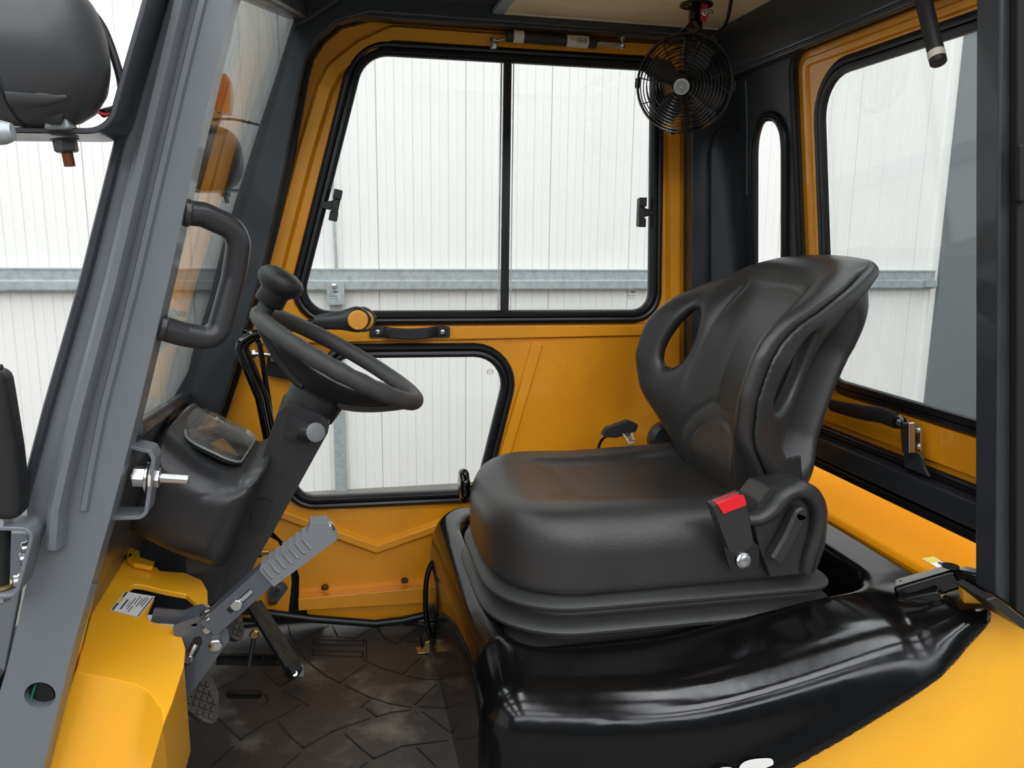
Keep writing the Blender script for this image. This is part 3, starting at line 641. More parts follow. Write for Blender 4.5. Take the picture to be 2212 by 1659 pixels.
cen = lathe('hub_badge', FC + d * (gz(0) + 0.004), d, [(0, 0), (0, 0.0165), (0.003, 0.0165), (0.004, 0.015), (0.004, 0)], 'white', fan, 28)
bm = bmesh.new(); add_tube(bm, [fp(0.0022 + 0.0115 * k / 60, 2 * PI * k / 15, gz(0) + 0.0083) for k in range(61)], 0.0005, False, 4); finish(bm, 'hub_spiral', 'ink', cen)
lathe('motor', FC - d * 0.06, d, [(0, 0), (0, 0.026), (0.005, 0.03), (0.04, 0.03), (0.045, 0.02), (0.075, 0.02), (0.09, 0.012), (0.09, 0)], 'plastic', fan, 24)
for k in range(4):
    bm = bmesh.new(); t0 = 2 * PI * k / 4 + 0.55; rows = []
    for i in range(7):
        r = 0.018 + 0.07 * i / 6; wd = 0.35 + 0.38 * math.sin(PI * min(1, i / 6 + .18)) ; rows.append([fp(r, t0 + wd * (j / 5 - .5) * 1.5, 0.012 * (j / 5 - .5) * 2) for j in range(6)])
    V_ = [[bm.verts.new(p) for p in row] for row in rows]
    for i in range(6):
        for j in range(5): bm.faces.new([V_[i][j], V_[i + 1][j], V_[i + 1][j + 1], V_[i][j + 1]])
    g_ = bmesh.ops.solidify(bm, geom=bm.faces[:], thickness=0.0015)
    finish(bm, 'blade', 'gplastic', fan, ang=60)
top = Vector((0.788, 1.735, 2.128))
bar('bracket', top + Vector((0, -0.01, -0.002)), top + Vector((-0.002, -0.015, -0.055)), 0.03, 0.012, 'gblack', fan, up=(0, 1, 0), bevel=0.002)
bar('bracket', top + Vector((-0.003, -0.012, -0.045)), FC + u * 0.100 - d * 0.008, 0.028, 0.02, 'gblack', fan, up=(0, 1, 0), bevel=0.003)
lathe('mounting_plate', top + Vector((0, -0.01, 0.0)), (0, 0, -1), [(0, 0), (0, 0.036), (0.004, 0.036), (0.005, 0.034), (0.005, 0)], 'gblack', fan, 28)
sw = slab('switch_plate', fillet([top + Vector((x, -0.032 , z)) for x, z in ((0.003, -0.004), (0.017, -0.004), (0.020, -0.022), (0.015, -0.040), (0.004, -0.040), (0.001, -0.022))], 0.003), (0, 0.004, 0), 'lred', fan, bevel=0.0008)
bm = bmesh.new(); add_lathe(bm, top + Vector((0.010, -0.032, -0.022)), (0, -1, 0), [(0, 0), (0, 0.008), (0.003, 0.008), (0.004, 0.006), (0.008, 0.006), (0.008, 0)], 20); add_lathe(bm, top + Vector((0.012, -0.040, -0.024)), (.5, -1, 0), [(0, 0), (0, 0.0025), (0.014, 0.004), (0.016, 0)], 12); finish(bm, 'toggle', 'steel', sw)
tube('cable', smoothpath([U(1585, -30, Z=2.12) + Vector((0, 0, 0)), top + Vector((0.075, -0.01, -0.03)), top + Vector((0.055, -0.01, -0.055)), top + Vector((0.015, -0.01, -0.075)), top + Vector((-0.002, -0.01, -0.07))], 6), 0.004, 'rubber', fan)

# ================================================================== LEFT SIDE: WORK LAMP, GRAB HANDLE, BRACKETS
LC = U(48, 108, Y=0.93)
wl = thing('work_lamp', 'dark grey round work lamp standing on a bent steel bracket outside the pillar', 'lamp', LC)
sc = 0.93 * 1.07 / 1700
prof = [(-0.075, 0.0), (-0.075, 0.066), (-0.06, 0.073), (-0.006, 0.0765), (-0.004, 0.0745), (-0.002, 0.0745), (0.0, 0.0765), (0.03, 0.0765), (0.055, 0.072), (0.074, 0.063), (0.088, 0.048), (0.095, 0.032), (0.098, 0.015), (0.0985, 0.0)]
lathe('lamp_housing', LC, (1, 0, 0.02), [(t_ * 0.78, r_ * 0.98) for t_, r_ in prof], 'lampbody', wl, 48, ang=28)
for z_ in (0.062, -0.05):
    lathe('housing_rib', LC + Vector((0.0, -0.045, z_)), (1, 0, 0), [(0, 0), (0, 0.012), (0.03, 0.010), (0.05, 0.002), (0.051, 0)], 'lampbody', wl, 12)
slabY('lamp_foot', [(100, 245), (140, 245), (152, 278), (92, 278)], 0.91, 0.03, 'galv', wl, bevel=0.003)
bolt('pivot_bolt', U(117, 248, Y=0.908), (0, -1, 0), 0.011, 0.008, 'plastic', wl)
bkt = thing('lamp_bracket', 'bent grey steel bracket carrying the work lamp, with a stud below', 'bracket', U(150, 295, Y=0.95))
pth = fillet([U(-10, 288, Y=0.95), U(250, 291, Y=0.95), U(330, 10, Y=0.95), U(350, -60, Y=0.95)], [0, 0.03, 0, 0], closed=False)
sweep('bracket_strip', pth, rectp(-0.003, 0.003, -0.045, 0.03, 0.001), (0, -1, 0), 'dark', bkt, closed=False, bevel=0.001)
q = U(139, 300, Y=0.95); cyl('stud', q, q + Vector((0.003, 0, -0.028)), 0.0055, 'rust', bkt); bolt('nut', q, (0.1, 0, -1), 0.012, 0.012, 'dark', bkt, washer=0.014)
il = lathe('marker_lamp', U(8, 286, Y=0.85), (1, 0, 0.1), [(-0.04, 0.0), (-0.04, 0.012), (0.0, 0.011), (0.008, 0.008), (0.009, 0)], 'galv', None, 24); tag(il, 'pale rounded lens end at the left edge beside the lamp bracket', 'lamp')
cb = tube('lamp_cable', smoothpath([U(140, -30, Y=0.99), U(205, 35, Y=0.99), U(235, 90, Y=0.99), U(262, 180, Y=0.98), U(255, 230, Y=0.96), U(222, 245, Y=0.94)], 6), 0.0045, 'rubber'); tag(cb, 'black cable curving down behind the work lamp', 'cable')
tube('red_wire', smoothpath([U(213, 243, Y=0.935), U(228, 248, Y=0.935), U(240, 245, Y=0.94)], 4), 0.0018, 'lred', cb, n=6)
def copy_tree(o, parent=None):
    c = o.copy(); COL.objects.link(c)
    if parent is not None: c.parent = parent; c.matrix_parent_inverse = o.matrix_parent_inverse.copy()
    for ch in [x for x in bpy.data.objects if x.parent == o]: copy_tree(ch, c)
    return c
far = copy_tree(wl); far.location = U(452, 343, Y=2.06); far['label'] = 'dark round work lamp seen through the windscreen glass'
bpy.context.view_layer.update()
b2 = thing('lamp_bracket', 'thin steel lamp bracket seen through the windscreen glass', 'bracket', U(470, 415, Y=2.06))
fp0, fp1 = U(425, 415, Y=2.04), U(540, 411, Y=2.04)
bar('bracket_strip', fp0, fp1, 0.07, 0.004, 'dark', b2); q = U(487, 416, Y=2.04); cyl('stud', q, q + Vector((0.003, 0, -0.025)), 0.0055, 'dark', b2); bolt('nut', q, (0, 0, -1), 0.012, 0.01, 'dark', b2)
am = thing('indicator_lamp', 'amber indicator lamp seen through the top of the windscreen', 'lamp', U(485, 245, Y=2.06))
slab('lens', fillet(py_([(466, 160), (487, 158), (496, 170), (499, 205), (496, 244), (480, 243), (462, 240)], 2.03), 0.006), (0, 0.05, 0), 'amber', am, bevel=0.006, seg=3)
slab('lamp_base', py_([(440, 235), (478, 243), (476, 262), (455, 285), (440, 280)], 2.04), (0, 0.03, 0), 'orange', am, bevel=0.003)
cbl = tube('lamp_cable', smoothpath([U(460, 258, Y=2.04), U(505, 258, Y=2.04), U(560, 270, Y=2.04)], 6), 0.003, 'rubber'); tag(cbl, 'thin cable beside the amber indicator beyond the windscreen', 'cable')
gh = thing('grab_handle', 'dark grey moulded grab handle on the light grey pillar', 'handle', U(345, 700, Y=1.02))
hp = fillet([U(392, 458, Y=1.02), U(438, 463, Y=1.035), U(520, 500, Y=1.06), U(505, 600, Y=1.065), U(468, 735, Y=1.06), U(395, 722, Y=1.04), U(340, 706, Y=1.02)], [0, 0.02, 0.03, 0.03, 0.028, 0.03, 0], closed=False, n=7)
tube('grip', hp, 0.0152, 'gplastic', gh, n=18)
for a, b in (((394, 458), (412, 461)), ((340, 706), (358, 710))): cyl('collar', U(*a, Y=1.02), U(*b, Y=1.023), 0.0165, 'gplastic', gh, 20, 0.002)
# U bracket with through bolt
ub = thing('striker_bracket', 'grey bent steel bracket holding a long zinc bolt beside the pillar', 'bracket', U(300, 1040, Y=1.04))
pth = fillet(py_([(272, 955), (330, 968), (338, 985), (321, 1108), (240, 1110)], 1.04), [0, 0.006, 0.006, 0.012, 0], closed=False, n=4)
sweep('bracket_strip', pth, rectp(-0.0025, 0.0025, -0.018, 0.018, 0.0008), (0, -1, 0), 'grey', ub, closed=False)
a, b = U(283, 1028, Y=1.04), U(408, 1036, Y=1.04); dd = (b - a).normalized()
bm = bmesh.new(); add_cyl(bm, a, b, 0.0058, 20, 0.001); finish(bm, 'bolt_shank', 'steel', ub)
for px_, r_, t_ in ((316, 0.0195, 0.0035), (326, 0.0195, 0.0035)): lathe('washer', U(px_, 1030, Y=1.04), dd, cylp(t_, r_, 0.0006), 'cream' if px_ == 326 else 'steel', ub, 32)
bolt('nut', U(290, 1028, Y=1.04), dd, 0.0135, 0.015, 'steel', ub); bolt('nut', U(333, 1031, Y=1.04), dd, 0.0125, 0.008, 'steel', ub)
# hinge bracket low left
hb = thing('hinge_bracket', 'dark steel channel bracket with bolts at the lower left', 'bracket', U(40, 1270, Y=0.97))
pth = fillet(py_([(-40, 1128), (86, 1131), (48, 1272), (-40, 1278)], 0.97), [0, 0.010, 0.012, 0], closed=False, n=4)
sweep('bracket_strip', pth, rectp(-0.0022, 0.0022, -0.02, 0.02, 0.0008), (0, -1, 0), 'grey', hb, closed=False)
cyl('hinge_post', U(2, 1278, Y=0.97), U(6, 1128, Y=0.97), 0.0085, 'black', hb); lathe('bushing', U(4, 1268, Y=0.97), (0, 0, 1), cylp(0.004, 0.012), 'brass', hb)
bolt('nut', U(4, 1128, Y=0.97), (0, 0, 1), 0.011, 0.010, 'steel', hb); bolt('nut', U(2, 1282, Y=0.97), (0, 0, -1), 0.010, 0.010, 'steel', hb)
for x, y in ((60, 1184), (56, 1207), (42, 1255)): bolt('dome_bolt', U(x, y, Y=0.975) , (-1, -0.4, 0.1), 0.0075, 0.005, 'steel', hb, hexa=False, washer=0.009)
cp = thing('mirror_back', 'tall black rounded mirror back at the left edge', 'mirror', U(0, 1110, Y=0.95))
slabY('mirror_shell', [(-60, 800), (2, 802), (14, 870), (32, 980), (41, 1060), (42, 1128), (-60, 1128)], 0.95, 0.04, 'rubber', cp, bevel=0.012, seg=4)
cyl('mirror_pin', U(-20, 795, Y=0.955), U(6, 793, Y=0.955), 0.0035, 'rubber', cp, e=0.001)

# ================================================================== FLOOR AND MAT
fl = box('cab_floor', (-0.56, 1.0, 0.55), (1.05, 2.03, 0.592), 'black'); tag(fl, 'black steel cab floor plate under the rubber mat', 'floor plate')
MZ = 0.602
def um(cx_, cy_): return U(440 + cx_ / 2.517, 1000 + cy_ / 2.517, Z=MZ)
bm = bmesh.new()
slot1 = [U(x, y, Z=MZ - 0.008) for x, y in ((490, 1500), (560, 1502), (566, 1509), (560, 1517), (495, 1517), (484, 1508))]
hole1 = [U(x, y, Z=MZ - 0.008) for x, y in ((468, 1417), (598, 1420), (598, 1445), (468, 1443))]
mo = [(-0.50, 1.02), (-0.50, 2.03), (0.06, 2.03), (0.12, 1.96), (0.21, 1.93), (0.205, 1.7), (0.205, 1.02)]
add_slab(bm, [(x, y, MZ - 0.008) for x, y in mo], (0, 0, 0.008), [slot1, hole1])
def stroke(pts, w=0.0042):
    P = [um(*p) for p in pts]
    for a, b in zip(P, P[1:]):
        d_ = (b - a); d_.z = 0; d_.normalize(); n_ = Vector((-d_.y, d_.x, 0)) * w / 2; z = Vector((0, 0, 0.0004))
        f = bm.faces.new([bm.verts.new(v) for v in (a - d_ * w / 2 + n_ + z, a - d_ * w / 2 - n_ + z, b + d_ * w / 2 - n_ + z, b + d_ * w / 2 + n_ + z)]); f.material_index = 1
for l in ([(455, 865), (470, 930), (500, 980), (680, 885)], [(700, 885), (730, 948), (820, 955), (915, 900)], [(942, 895), (980, 950), (1045, 985), (1155, 905)],
          [(595, 960), (870, 968), (868, 993), (595, 985), (595, 960)], [(592, 1018), (865, 1028), (865, 1055), (592, 1045), (592, 1018)], [(870, 960), (885, 966), (885, 1070)], [(630, 945), (700, 945)],
          [(510, 1005), (545, 1060), (600, 1110), (670, 1160), (740, 1195), (880, 1100)], [(865, 1070), (960, 1115), (1080, 1150), (1185, 1055)], [(1110, 1160), (1200, 1178), (1285, 1180)], [(1100, 972), (1200, 975)],
          [(770, 1210), (900, 1275), (1010, 1310), (1130, 1330)], [(1125, 1345), (1030, 1355), (940, 1380), (885, 1335)], [(1148, 1315), (1265, 1205)], [(855, 1330), (900, 1290)],
          [(430, 1240), (570, 1320)], [(525, 1315), (440, 1370), (330, 1420), (200, 1505), (75, 1390)], [(320, 1135), (415, 1215), (475, 1180)], [(85, 1230), (250, 1135)],
          [(405, 1410), (470, 1490), (545, 1550), (700, 1460), (905, 1390)], [(770, 1475), (850, 1550), (925, 1608), (1080, 1540), (1325, 1510)], [(1190, 1355), (1345, 1470)], [(1170, 1325), (1330, 1335)],
          [(40, 1650), (165, 1540)], [(430, 1659), (525, 1580)], [(1160, 1550), (1260, 1650)], [(850, 1659), (890, 1630)],
          [(130, 1235), (300, 1240), (345, 1270), (345, 1300), (320, 1320)], [(130, 1050), (325, 1040), (325, 1085), (420, 1100)], [(390, 895), (432, 875)], [(1320, 1200), (1450, 1290)]): stroke(l)
fm = finish(bm, 'floor_mat', ['mat_', 'groove'], ang=30); tag(fm, 'worn black rubber floor mat with cut groove pattern', 'floor mat')
lipm = sweep('mat_edge', [Vector((-0.5, 2.028, MZ)), Vector((0.06, 2.028, MZ)), Vector((0.20, 1.935, MZ))], rectp(-0.006, 0.006, -0.004, 0.010, 0.003), (0, 0, 1), 'rubber', fm, closed=False)
# floor bracket of the accelerator
# ================================================================== ENGINE HOOD
hood = thing('seat_deck', 'glossy black moulded engine hood under the driver seat', 'engine hood', (0.6, 1.45, 0.55))
HB = [U(x_, y_, Y=yy_) for x_, y_, yy_ in ((1560, 1860, .92), (1700, 1755, .95), (1850, 1645, .97), (1990, 1540, .985), (2082, 1455, 1.0), (2122, 1390, 1.02), (2145, 1330, 1.05), (2150, 1250, 1.06))]
HBZ = [p.z for p in HB]; HBX = [p.x for p in HB]
HBZ = list(np.linspace(HBZ[0], HBZ[-1], 60)); HBX = list(np.interp(HBZ, [p.z for p in HB], HBX)); HBX = list(np.convolve(np.pad(HBX, 3, mode='edge'), np.ones(7) / 7, 'valid')); HBS = list(np.gradient(HBX, HBZ))
def f_hood(x, y, z):
    front = 0.205 + 0.03 * np.clip((0.75 - z) / 0.15, -1.4, 1) ** 2 * (z < 0.75) * 0 + 0.03 * np.clip((z - 0.82) / 0.14, 0, 1) ** 2
    cx_ = (front + 1.13) / 2; hx = (1.13 - front) / 2
    zc = 0.79 + 0.17 * np.clip((x - 0.45) / 0.52, 0, 1) ** 1.6
    q = (zc - z) / 0.02; fl = 0.02 * np.log1p(np.exp(np.clip(q, -30, 30)))
    ny = 1.042 + 0.05 * np.clip((0.62 - x) / 0.4, 0, 1.0) ** 2 - 0.42 * fl * np.clip((x - .3) / .2, 0, 1)
    cy_ = (ny + 1.90) / 2; hy = (1.90 - ny) / 2
    d = rbox2(x - cx_, y - cy_, hx, hy, 0.06)
    top = 0.895 + 0.085 * np.clip((x - 0.5) / 0.42, 0, 1) ** 1.7 + 0.045 * np.clip((y - 1.07) / 0.18, 0, 1) + 0.025 * np.clip((y - 1.25) / 0.45, 0, 1)
    top = 0.99 - 0.02 * np.log1p(np.exp(np.clip((0.99 - top) / 0.02, -30, 30)))
    top = top + 0.03 * np.clip((x - 0.95) / 0.08, 0, 1) * np.clip((1.2 - y) / 0.1, 0, 1)
    d = smax(d, z - top, 0.075 - 0.04 * np.clip((x - 0.93) / 0.1, 0, 1))
    pan = rbox2(x - 0.62, y - 1.50, 0.36, 0.30, 0.08)
    cut = smax(pan + (0.985 - z) * 0.25, -(z - 0.885), 0.03)
    d = smax(d, -cut, 0.02)
    d = smax(d, (x - 0.018 - np.interp(z, HBZ, HBX)) / np.sqrt(1 + np.interp(z, HBZ, HBS) ** 2), 0.02)
    return d * 0.85
sdf_obj('hood_shell', f_hood, (0.15, 0.99, 0.5), (1.13, 1.95, 1.06), 0.0085, 'gloss', hood)
# decal tops on the hood side
bm = bmesh.new(); YD = 1.022
def blob(pts): 
    add_slab(bm, smoothpath([U(x, y, Y=YD) for x, y in pts], 3), (0, -0.001, 0))
blob([(1594, 1668), (1600, 1652), (1618, 1642), (1650, 1638), (1668, 1640), (1669, 1652), (1660, 1662), (1640, 1672)])
blob([(1540, 1672), (1550, 1661), (1568, 1657), (1584, 1660), (1580, 1672)])
finish(bm, 'white_lettering', 'white', hood)
# hinge strap on the hood
hs = thing('hood_hinge', 'glossy black metal hinge arm bolted on the rear corner of the hood', 'hinge', U(2030, 1270, Y=1.15))
A = Vector((1.0, 1.205, 0.972)); A = U(1940, 1282, Y=1.17); B = U(2072, 1242, Y=1.11); Cc = U(2150, 1258, Y=1.05)
bar('hinge_arm', A, B, 0.048, 0.04, 'gblack', hs, bevel=0.007, w2=0.042, h2=0.036); bar('hinge_arm', B, Cc, 0.036, 0.028, 'gblack', hs, bevel=0.005, w2=0.026)
bar('hinge_base', A - Vector((0.012, -0.005, 0.018)), B - Vector((0.03, 0, 0.03)), 0.045, 0.02, 'gblack', hs, bevel=0.004)
bolt('bolt', A + Vector((0.010, -0.002, 0.0195)), (0, 0, 1), 0.0095, 0.004, 'brass', hs, hexa=False, washer=0.013); lathe('recess', B + Vector((-0.02, 0, 0.0165)), (0, 0, 1), cylp(0.003, 0.014), 'black', hs)
bolt('bolt', Cc + Vector((-0.012, 0, 0.010)), (0, 0, 1), 0.008, 0.005, 'brass', hs, hexa=False); cyl('pivot', Cc + Vector((-0.035, -0.014, 0)), Cc + Vector((-0.035, 0.016, 0)), 0.011, 'gblack', hs)

# ================================================================== YELLOW REAR BODY
rb = thing('rear_body', 'yellow orange painted rear body panel and ledge behind the hood', 'body panel', (1.2, 1.1, 0.5))
LZ = 1.0
bm = bmesh.new()
sec = [(1.088, LZ - 0.10), (1.088, LZ - 0.012), (1.094, LZ - 0.003), (1.102, LZ + 0.001), (1.50, LZ + 0.001), (1.50, LZ - 0.10)]
a = [bm.verts.new((x, 1.10, z)) for x, z in sec]; b = [bm.verts.new((x, 1.97, z)) for x, z in sec]
for i in range(len(sec)): bm.faces.new([a[i], a[(i + 1) % len(sec)], b[(i + 1) % len(sec)], b[i]])
bm.faces.new(a[::-1]); bm.faces.new(b)
finish(bm, 'ledge', 'ledge', rb, ang=30)
bm = bmesh.new()                                   # side: faceted panel with a rolled crease
rows = [[(1540, 1760), (1700, 1640), (1860, 1540), (1970, 1460), (2040, 1390), (2080, 1325), (2070, 1262)],
        [(1830, 1760), (1905, 1659), (2010, 1590), (2095, 1510), (2150, 1430), (2185, 1345), (2190, 1280)],
        [(1990, 1760), (2040, 1680), (2110, 1600), (2170, 1520), (2200, 1440), (2240, 1360), (2240, 1290)],
        [(2400, 1900), (2400, 1780), (2400, 1660), (2400, 1560), (2400, 1480), (2400, 1400), (2400, 1330)]]
Ys = [1.09, 1.07, 1.055, 1.045]
V_ = [[bm.verts.new(U(x, y, Y=Ys[i])) for x, y in r] for i, r in enumerate(rows)]
for i in range(3):
    for j in range(6): bm.faces.new([V_[i][j], V_[i + 1][j], V_[i + 1][j + 1], V_[i][j + 1]])
bmesh.ops.subdivide_edges(bm, edges=bm.edges[:], cuts=2, use_grid_fill=True, smooth=0.6)
bmesh.ops.solidify(bm, geom=bm.faces[:], thickness=-0.012)
finish(bm, 'side_panel', 'yellow', rb, ang=60)
# warning label on the ledge
def us(x, y): return U(x, y, Z=LZ + 0.0015)
lb = slab('warning_label', [us(1992, 1207), us(2018, 1203), us(2066, 1229), us(2044, 1238)], (0, 0, 0.0006), 'white', rb)
lb['label'] = 'small white and yellow warning label'
for o_pts, mm in (([(1996, 1208), (2018, 1204), (2030, 1213), (2010, 1217)], 'lyellow'), ([(2018, 1203), (2022, 1205), (2066, 1229), (2063, 1231)], 'lred'), ([(2024, 1216), (2032, 1214), (2052, 1226), (2042, 1228)], 'ink')):
    slab('label_print', [us(x, y) + Vector((0, 0, 0.0008)) for x, y in o_pts], (0, 0, 0.0003), mm, lb)

# ================================================================== SEAT
seat = thing('driver_chair', 'black vinyl suspension driver seat with high wrap-around back', 'seat', (0.58, 1.47, 0.88))
SY = 1.47
def f_cush(x, y, z):
    yy = y - SY; ay = np.abs(yy)
    hy = 0.245 - 0.012 * np.clip((z - 1.08) / 0.07, 0, 1)
    xf = 0.255 + 0.10 * (ay / 0.25) ** 3.2
    d = np.maximum(ay - hy, -(x - xf)); d = smax(ay - hy, -(x - xf), 0.07); d = smax(d, x - 0.865, 0.03)
    top = 1.138 + 0.014 * (ay / 0.24) ** 2 - 0.012 * np.exp(-((x - 0.72) / 0.12) ** 2) * (1 - (ay / .25) ** 2) + 0.006 * np.exp(-((x - 0.38) / 0.12) ** 2)
    wx = np.clip((x - 0.36) / 0.08, 0, 1) * np.clip((0.86 - x) / .05, 0, 1)
    cr_y = 0.125 + 0.03 * np.clip((x - 0.5) / 0.3, 0, 1); top = top + 0.022 * np.clip((x - 0.5) / 0.35, 0, 1) * np.clip((ay - 0.13) / 0.06, 0, 1)
    top = top - wx * 0.008 * np.exp(-((ay - cr_y) / 0.008) ** 2) - wx * 0.009 * np.clip((cr_y - ay) / 0.02, 0, 1)
    d = smax(d, z - top, 0.075); d = smax(d, -(z - 1.0), 0.02)
    return d
sdf_obj('cushion', f_cush, (0.2, 1.18, 0.97), (0.97, 1.76, 1.19), 0.006, 'vinyl', seat)
O = Vector((0.80, SY, 1.10)); Ax = Vector((0.308, 0, 0.951)); An = Vector((-0.951, 0, 0.308))
wa = [-0.03, 0.0, 0.06, 0.12, 0.2, 0.28, 0.36, 0.43, 0.475, 0.505, 0.53, 0.55]
ww = [0.15, 0.178, 0.208, 0.238, 0.259, 0.260, 0.244, 0.215, 0.188, 0.165, 0.142, 0.10]
def loc(x, y, z):
    X, Y, Z = x - O.x, y - O.y, z - O.z
    return X * Ax.x + Z * Ax.z, Y, X * An.x + Z * An.z
wd_a = np.linspace(-0.1, 0.7, 161); wd_w = np.interp(wd_a, wa, ww, left=0.14, right=0.0)
kern = np.exp(-np.linspace(-2, 2, 9) ** 2); kern /= kern.sum(); wd_w = np.convolve(np.pad(wd_w, 4, mode='edge'), kern, 'valid')
def f_back(x, y, z):
    a, b, n = loc(x, y, z); ab = np.abs(b)
    w = np.interp(a, wd_a, wd_w)
    outl = (ab - w) * 0.85
    outl = smax(outl, a - 0.532 + 0.6 * ab * ab, 0.03); outl = smax(outl, -(a + 0.02), 0.03)
    c = 0.045 + 0.03 * np.sin(np.clip(a / 0.5, 0, 1) * PI) - 0.06 * np.clip((a - 0.3) / 0.22, 0, 1) ** 2
    nf = back_n(a, ab, b)
    th = 0.085 - 0.022 * np.clip((ab - 0.12) / 0.06, 0, 1) - 0.02 * np.clip((a - 0.38) / 0.1, 0, 1)
    d = smax(outl, (n - nf) * 0.8, 0.055)
    d = smax(d, (nf - th - n) * 0.8, 0.012)
    return smax(d, -back_hole(a, ab, n), 0.02)
def back_n(a, ab, b):
    c = 0.045 + 0.03 * np.sin(np.clip(a / 0.5, 0, 1) * PI) - 0.045 * np.clip((a - 0.3) / 0.22, 0, 1) ** 2
    win = np.clip((a + 0.05) / 0.2, 0, 1) * np.clip((0.62 - a) / 0.32, 0, 1)
    win = win * win * (3 - 2 * win)
    nf = c + 0.135 * win * (ab / 0.24) ** 2.3 + 0.008 * np.exp(-((ab - 0.155) / 0.03) ** 2) * win
    nf = nf - 0.010 * np.exp(-(b / 0.115) ** 6) * np.clip((a - .05) / .05, 0, 1) * np.clip((.44 - a) / .02, 0, 1)
    nf = nf - 0.005 * np.exp(-((ab - 0.125 + 0.05 * (a - .3)) / 0.006) ** 2) * np.clip((a - .16) / .05, 0, 1) * np.clip((.44 - a) / .03, 0, 1)
    nf = nf + 0.016 * np.exp(-((a - 0.09) / 0.06) ** 2 - (b / 0.12) ** 2)
    nf = nf - 0.003 * np.exp(-((np.hypot(b / 0.13, (a - 0.02) / 0.16) - 1) / 0.05) ** 2) * (a > 0.02)
    return nf - 0.003 * np.exp(-((np.hypot(b / 0.10, (a - 0.02) / 0.115) - 1) / 0.06) ** 2) * (a > 0.02)
def back_hole(a, ab, n):
    m_ = 0.8 * n + 0.6 * ab - 0.212; ha = a - 0.272; m_ = m_ + 0.12 * ha
    wv = 0.030 - 0.10 * ha
    return (np.sqrt((ha / 0.072) ** 2 + (m_ / np.clip(wv, 0.015, 0.05)) ** 2) - 1) * 0.026
pad_lo = (0.50, 1.18, 1.05); pad_hi = (1.06, 1.76, 1.64)
sdf_obj('backrest', f_back, pad_lo, pad_hi, 0.0047, 'vinyl', seat)
def f_rim(x, y, z):
    a, b, n = loc(x, y, z); ab = np.abs(b); w = np.interp(a, wd_a, wd_w) + 0.001
    outl = smax(smax((ab - w) * .85, a - 0.533 + 0.6 * ab * ab, 0.03), -(a + 0.05), 0.02)
    inner = (w - 0.085 - 0.05 * np.clip((a - .40) / .05, 0, 1)) - ab
    nf = back_n(a, ab, 0 * b + 1.0) - 0.062 + 0.02 * np.clip((a - 0.38) / 0.1, 0, 1)
    th = 0.046 + 0.06 * np.clip((0.13 - a) / 0.12, 0, 1)
    d = smax(outl, (nf - th - n) * 0.8, 0.04); d = smax(d, (n - nf) * 0.8, 0.012)
    d = smax(d, inner, 0.02)
    return smax(d, -(back_hole(a, ab, n) - 0.002), 0.012)
sdf_obj('backrest_rim', f_rim, (0.52, 1.18, 1.02), (1.12, 1.76, 1.64), 0.0047, 'shell', seat)
def f_shell(x, y, z):
    a, b, n = loc(x, y, z); ab = np.abs(b); w0 = np.interp(a, wd_a, wd_w)
    k = np.clip((a - 0.33) / 0.12, 0, 1) + np.clip((0.17 - a) / 0.12, 0, 1); k = k * k * (3 - 2 * k)
    w = 0.135 * (1 - k) + (w0 - 0.02) * k + 0.10 * np.clip(-(n - 0.02) / 0.07, 0, 1) * (1 - k) * 0.7
    outl = smax(smax((ab - w) * .7, a - 0.50, 0.03), -(a + 0.03), 0.02)
    c = 0.04 + 0.03 * np.sin(np.clip(a / 0.5, 0, 1) * PI) - 0.04 * np.clip((a - 0.3) / 0.22, 0, 1) ** 2
    dn = np.maximum(n - c, -(n + 0.058 - 0.02 * np.sin(np.clip(a / 0.5, 0, 1) * PI) - 0.02 * np.clip((a - .35) / .15, 0, 1)))
    return smax(outl, dn, 0.03)
sdf_obj('backrest_shell', f_shell, (0.66, 1.2, 1.02), (1.14, 1.74, 1.64), 0.008, 'shell', seat)
# bellows
bm = bmesh.new(); pr = [(0.884, -0.02), (0.888, 0.006), (0.893, 0.016), (0.901, 0.018), (0.907, 0.010), (0.911, -0.018), (0.921, -0.026), (0.927, -0.002), (0.933, 0.018), (0.944, 0.022), (0.951, 0.012), (0.955, -0.018), (0.965, -0.024), (0.971, -0.004), (0.977, 0.012), (0.986, 0.015), (0.993, 0.004), (0.997, -0.02), (1.02, -0.03)]
rings = []
for z_, of in pr:
    x0, x1, y0, y1 = 0.262 - of, 0.895 + of, 1.225 - of, 1.715 + of
    zt = lambda x: 0.006 * math.sin((x - .3) * 5)
    P = fillet([(x0, y0, z_), (x1, y0, z_), (x1, y1, z_), (x0, y1, z_)], [0.15 + of, 0.05 + of, 0.05 + of, 0.15 + of], n=10)
    rings.append([bm.verts.new((p.x, p.y, p.z + 0.006 * math.sin((p.x - .3) * 6) * (z_ - .89) / .1)) for p in P])
for a, b in zip(rings, rings[1:]):
    n_ = len(a)
    for k in range(n_): bm.faces.new([a[k], a[(k + 1) % n_], b[(k + 1) % n_], b[k]])
bm.faces.new(rings[0][::-1]); bm.faces.new(rings[-1])
o = finish(bm, 'suspension_bellows', 'bellows', seat, ang=70); sb = o.modifiers.new('s', 'SUBSURF'); sb.levels = 1; sb.render_levels = 1
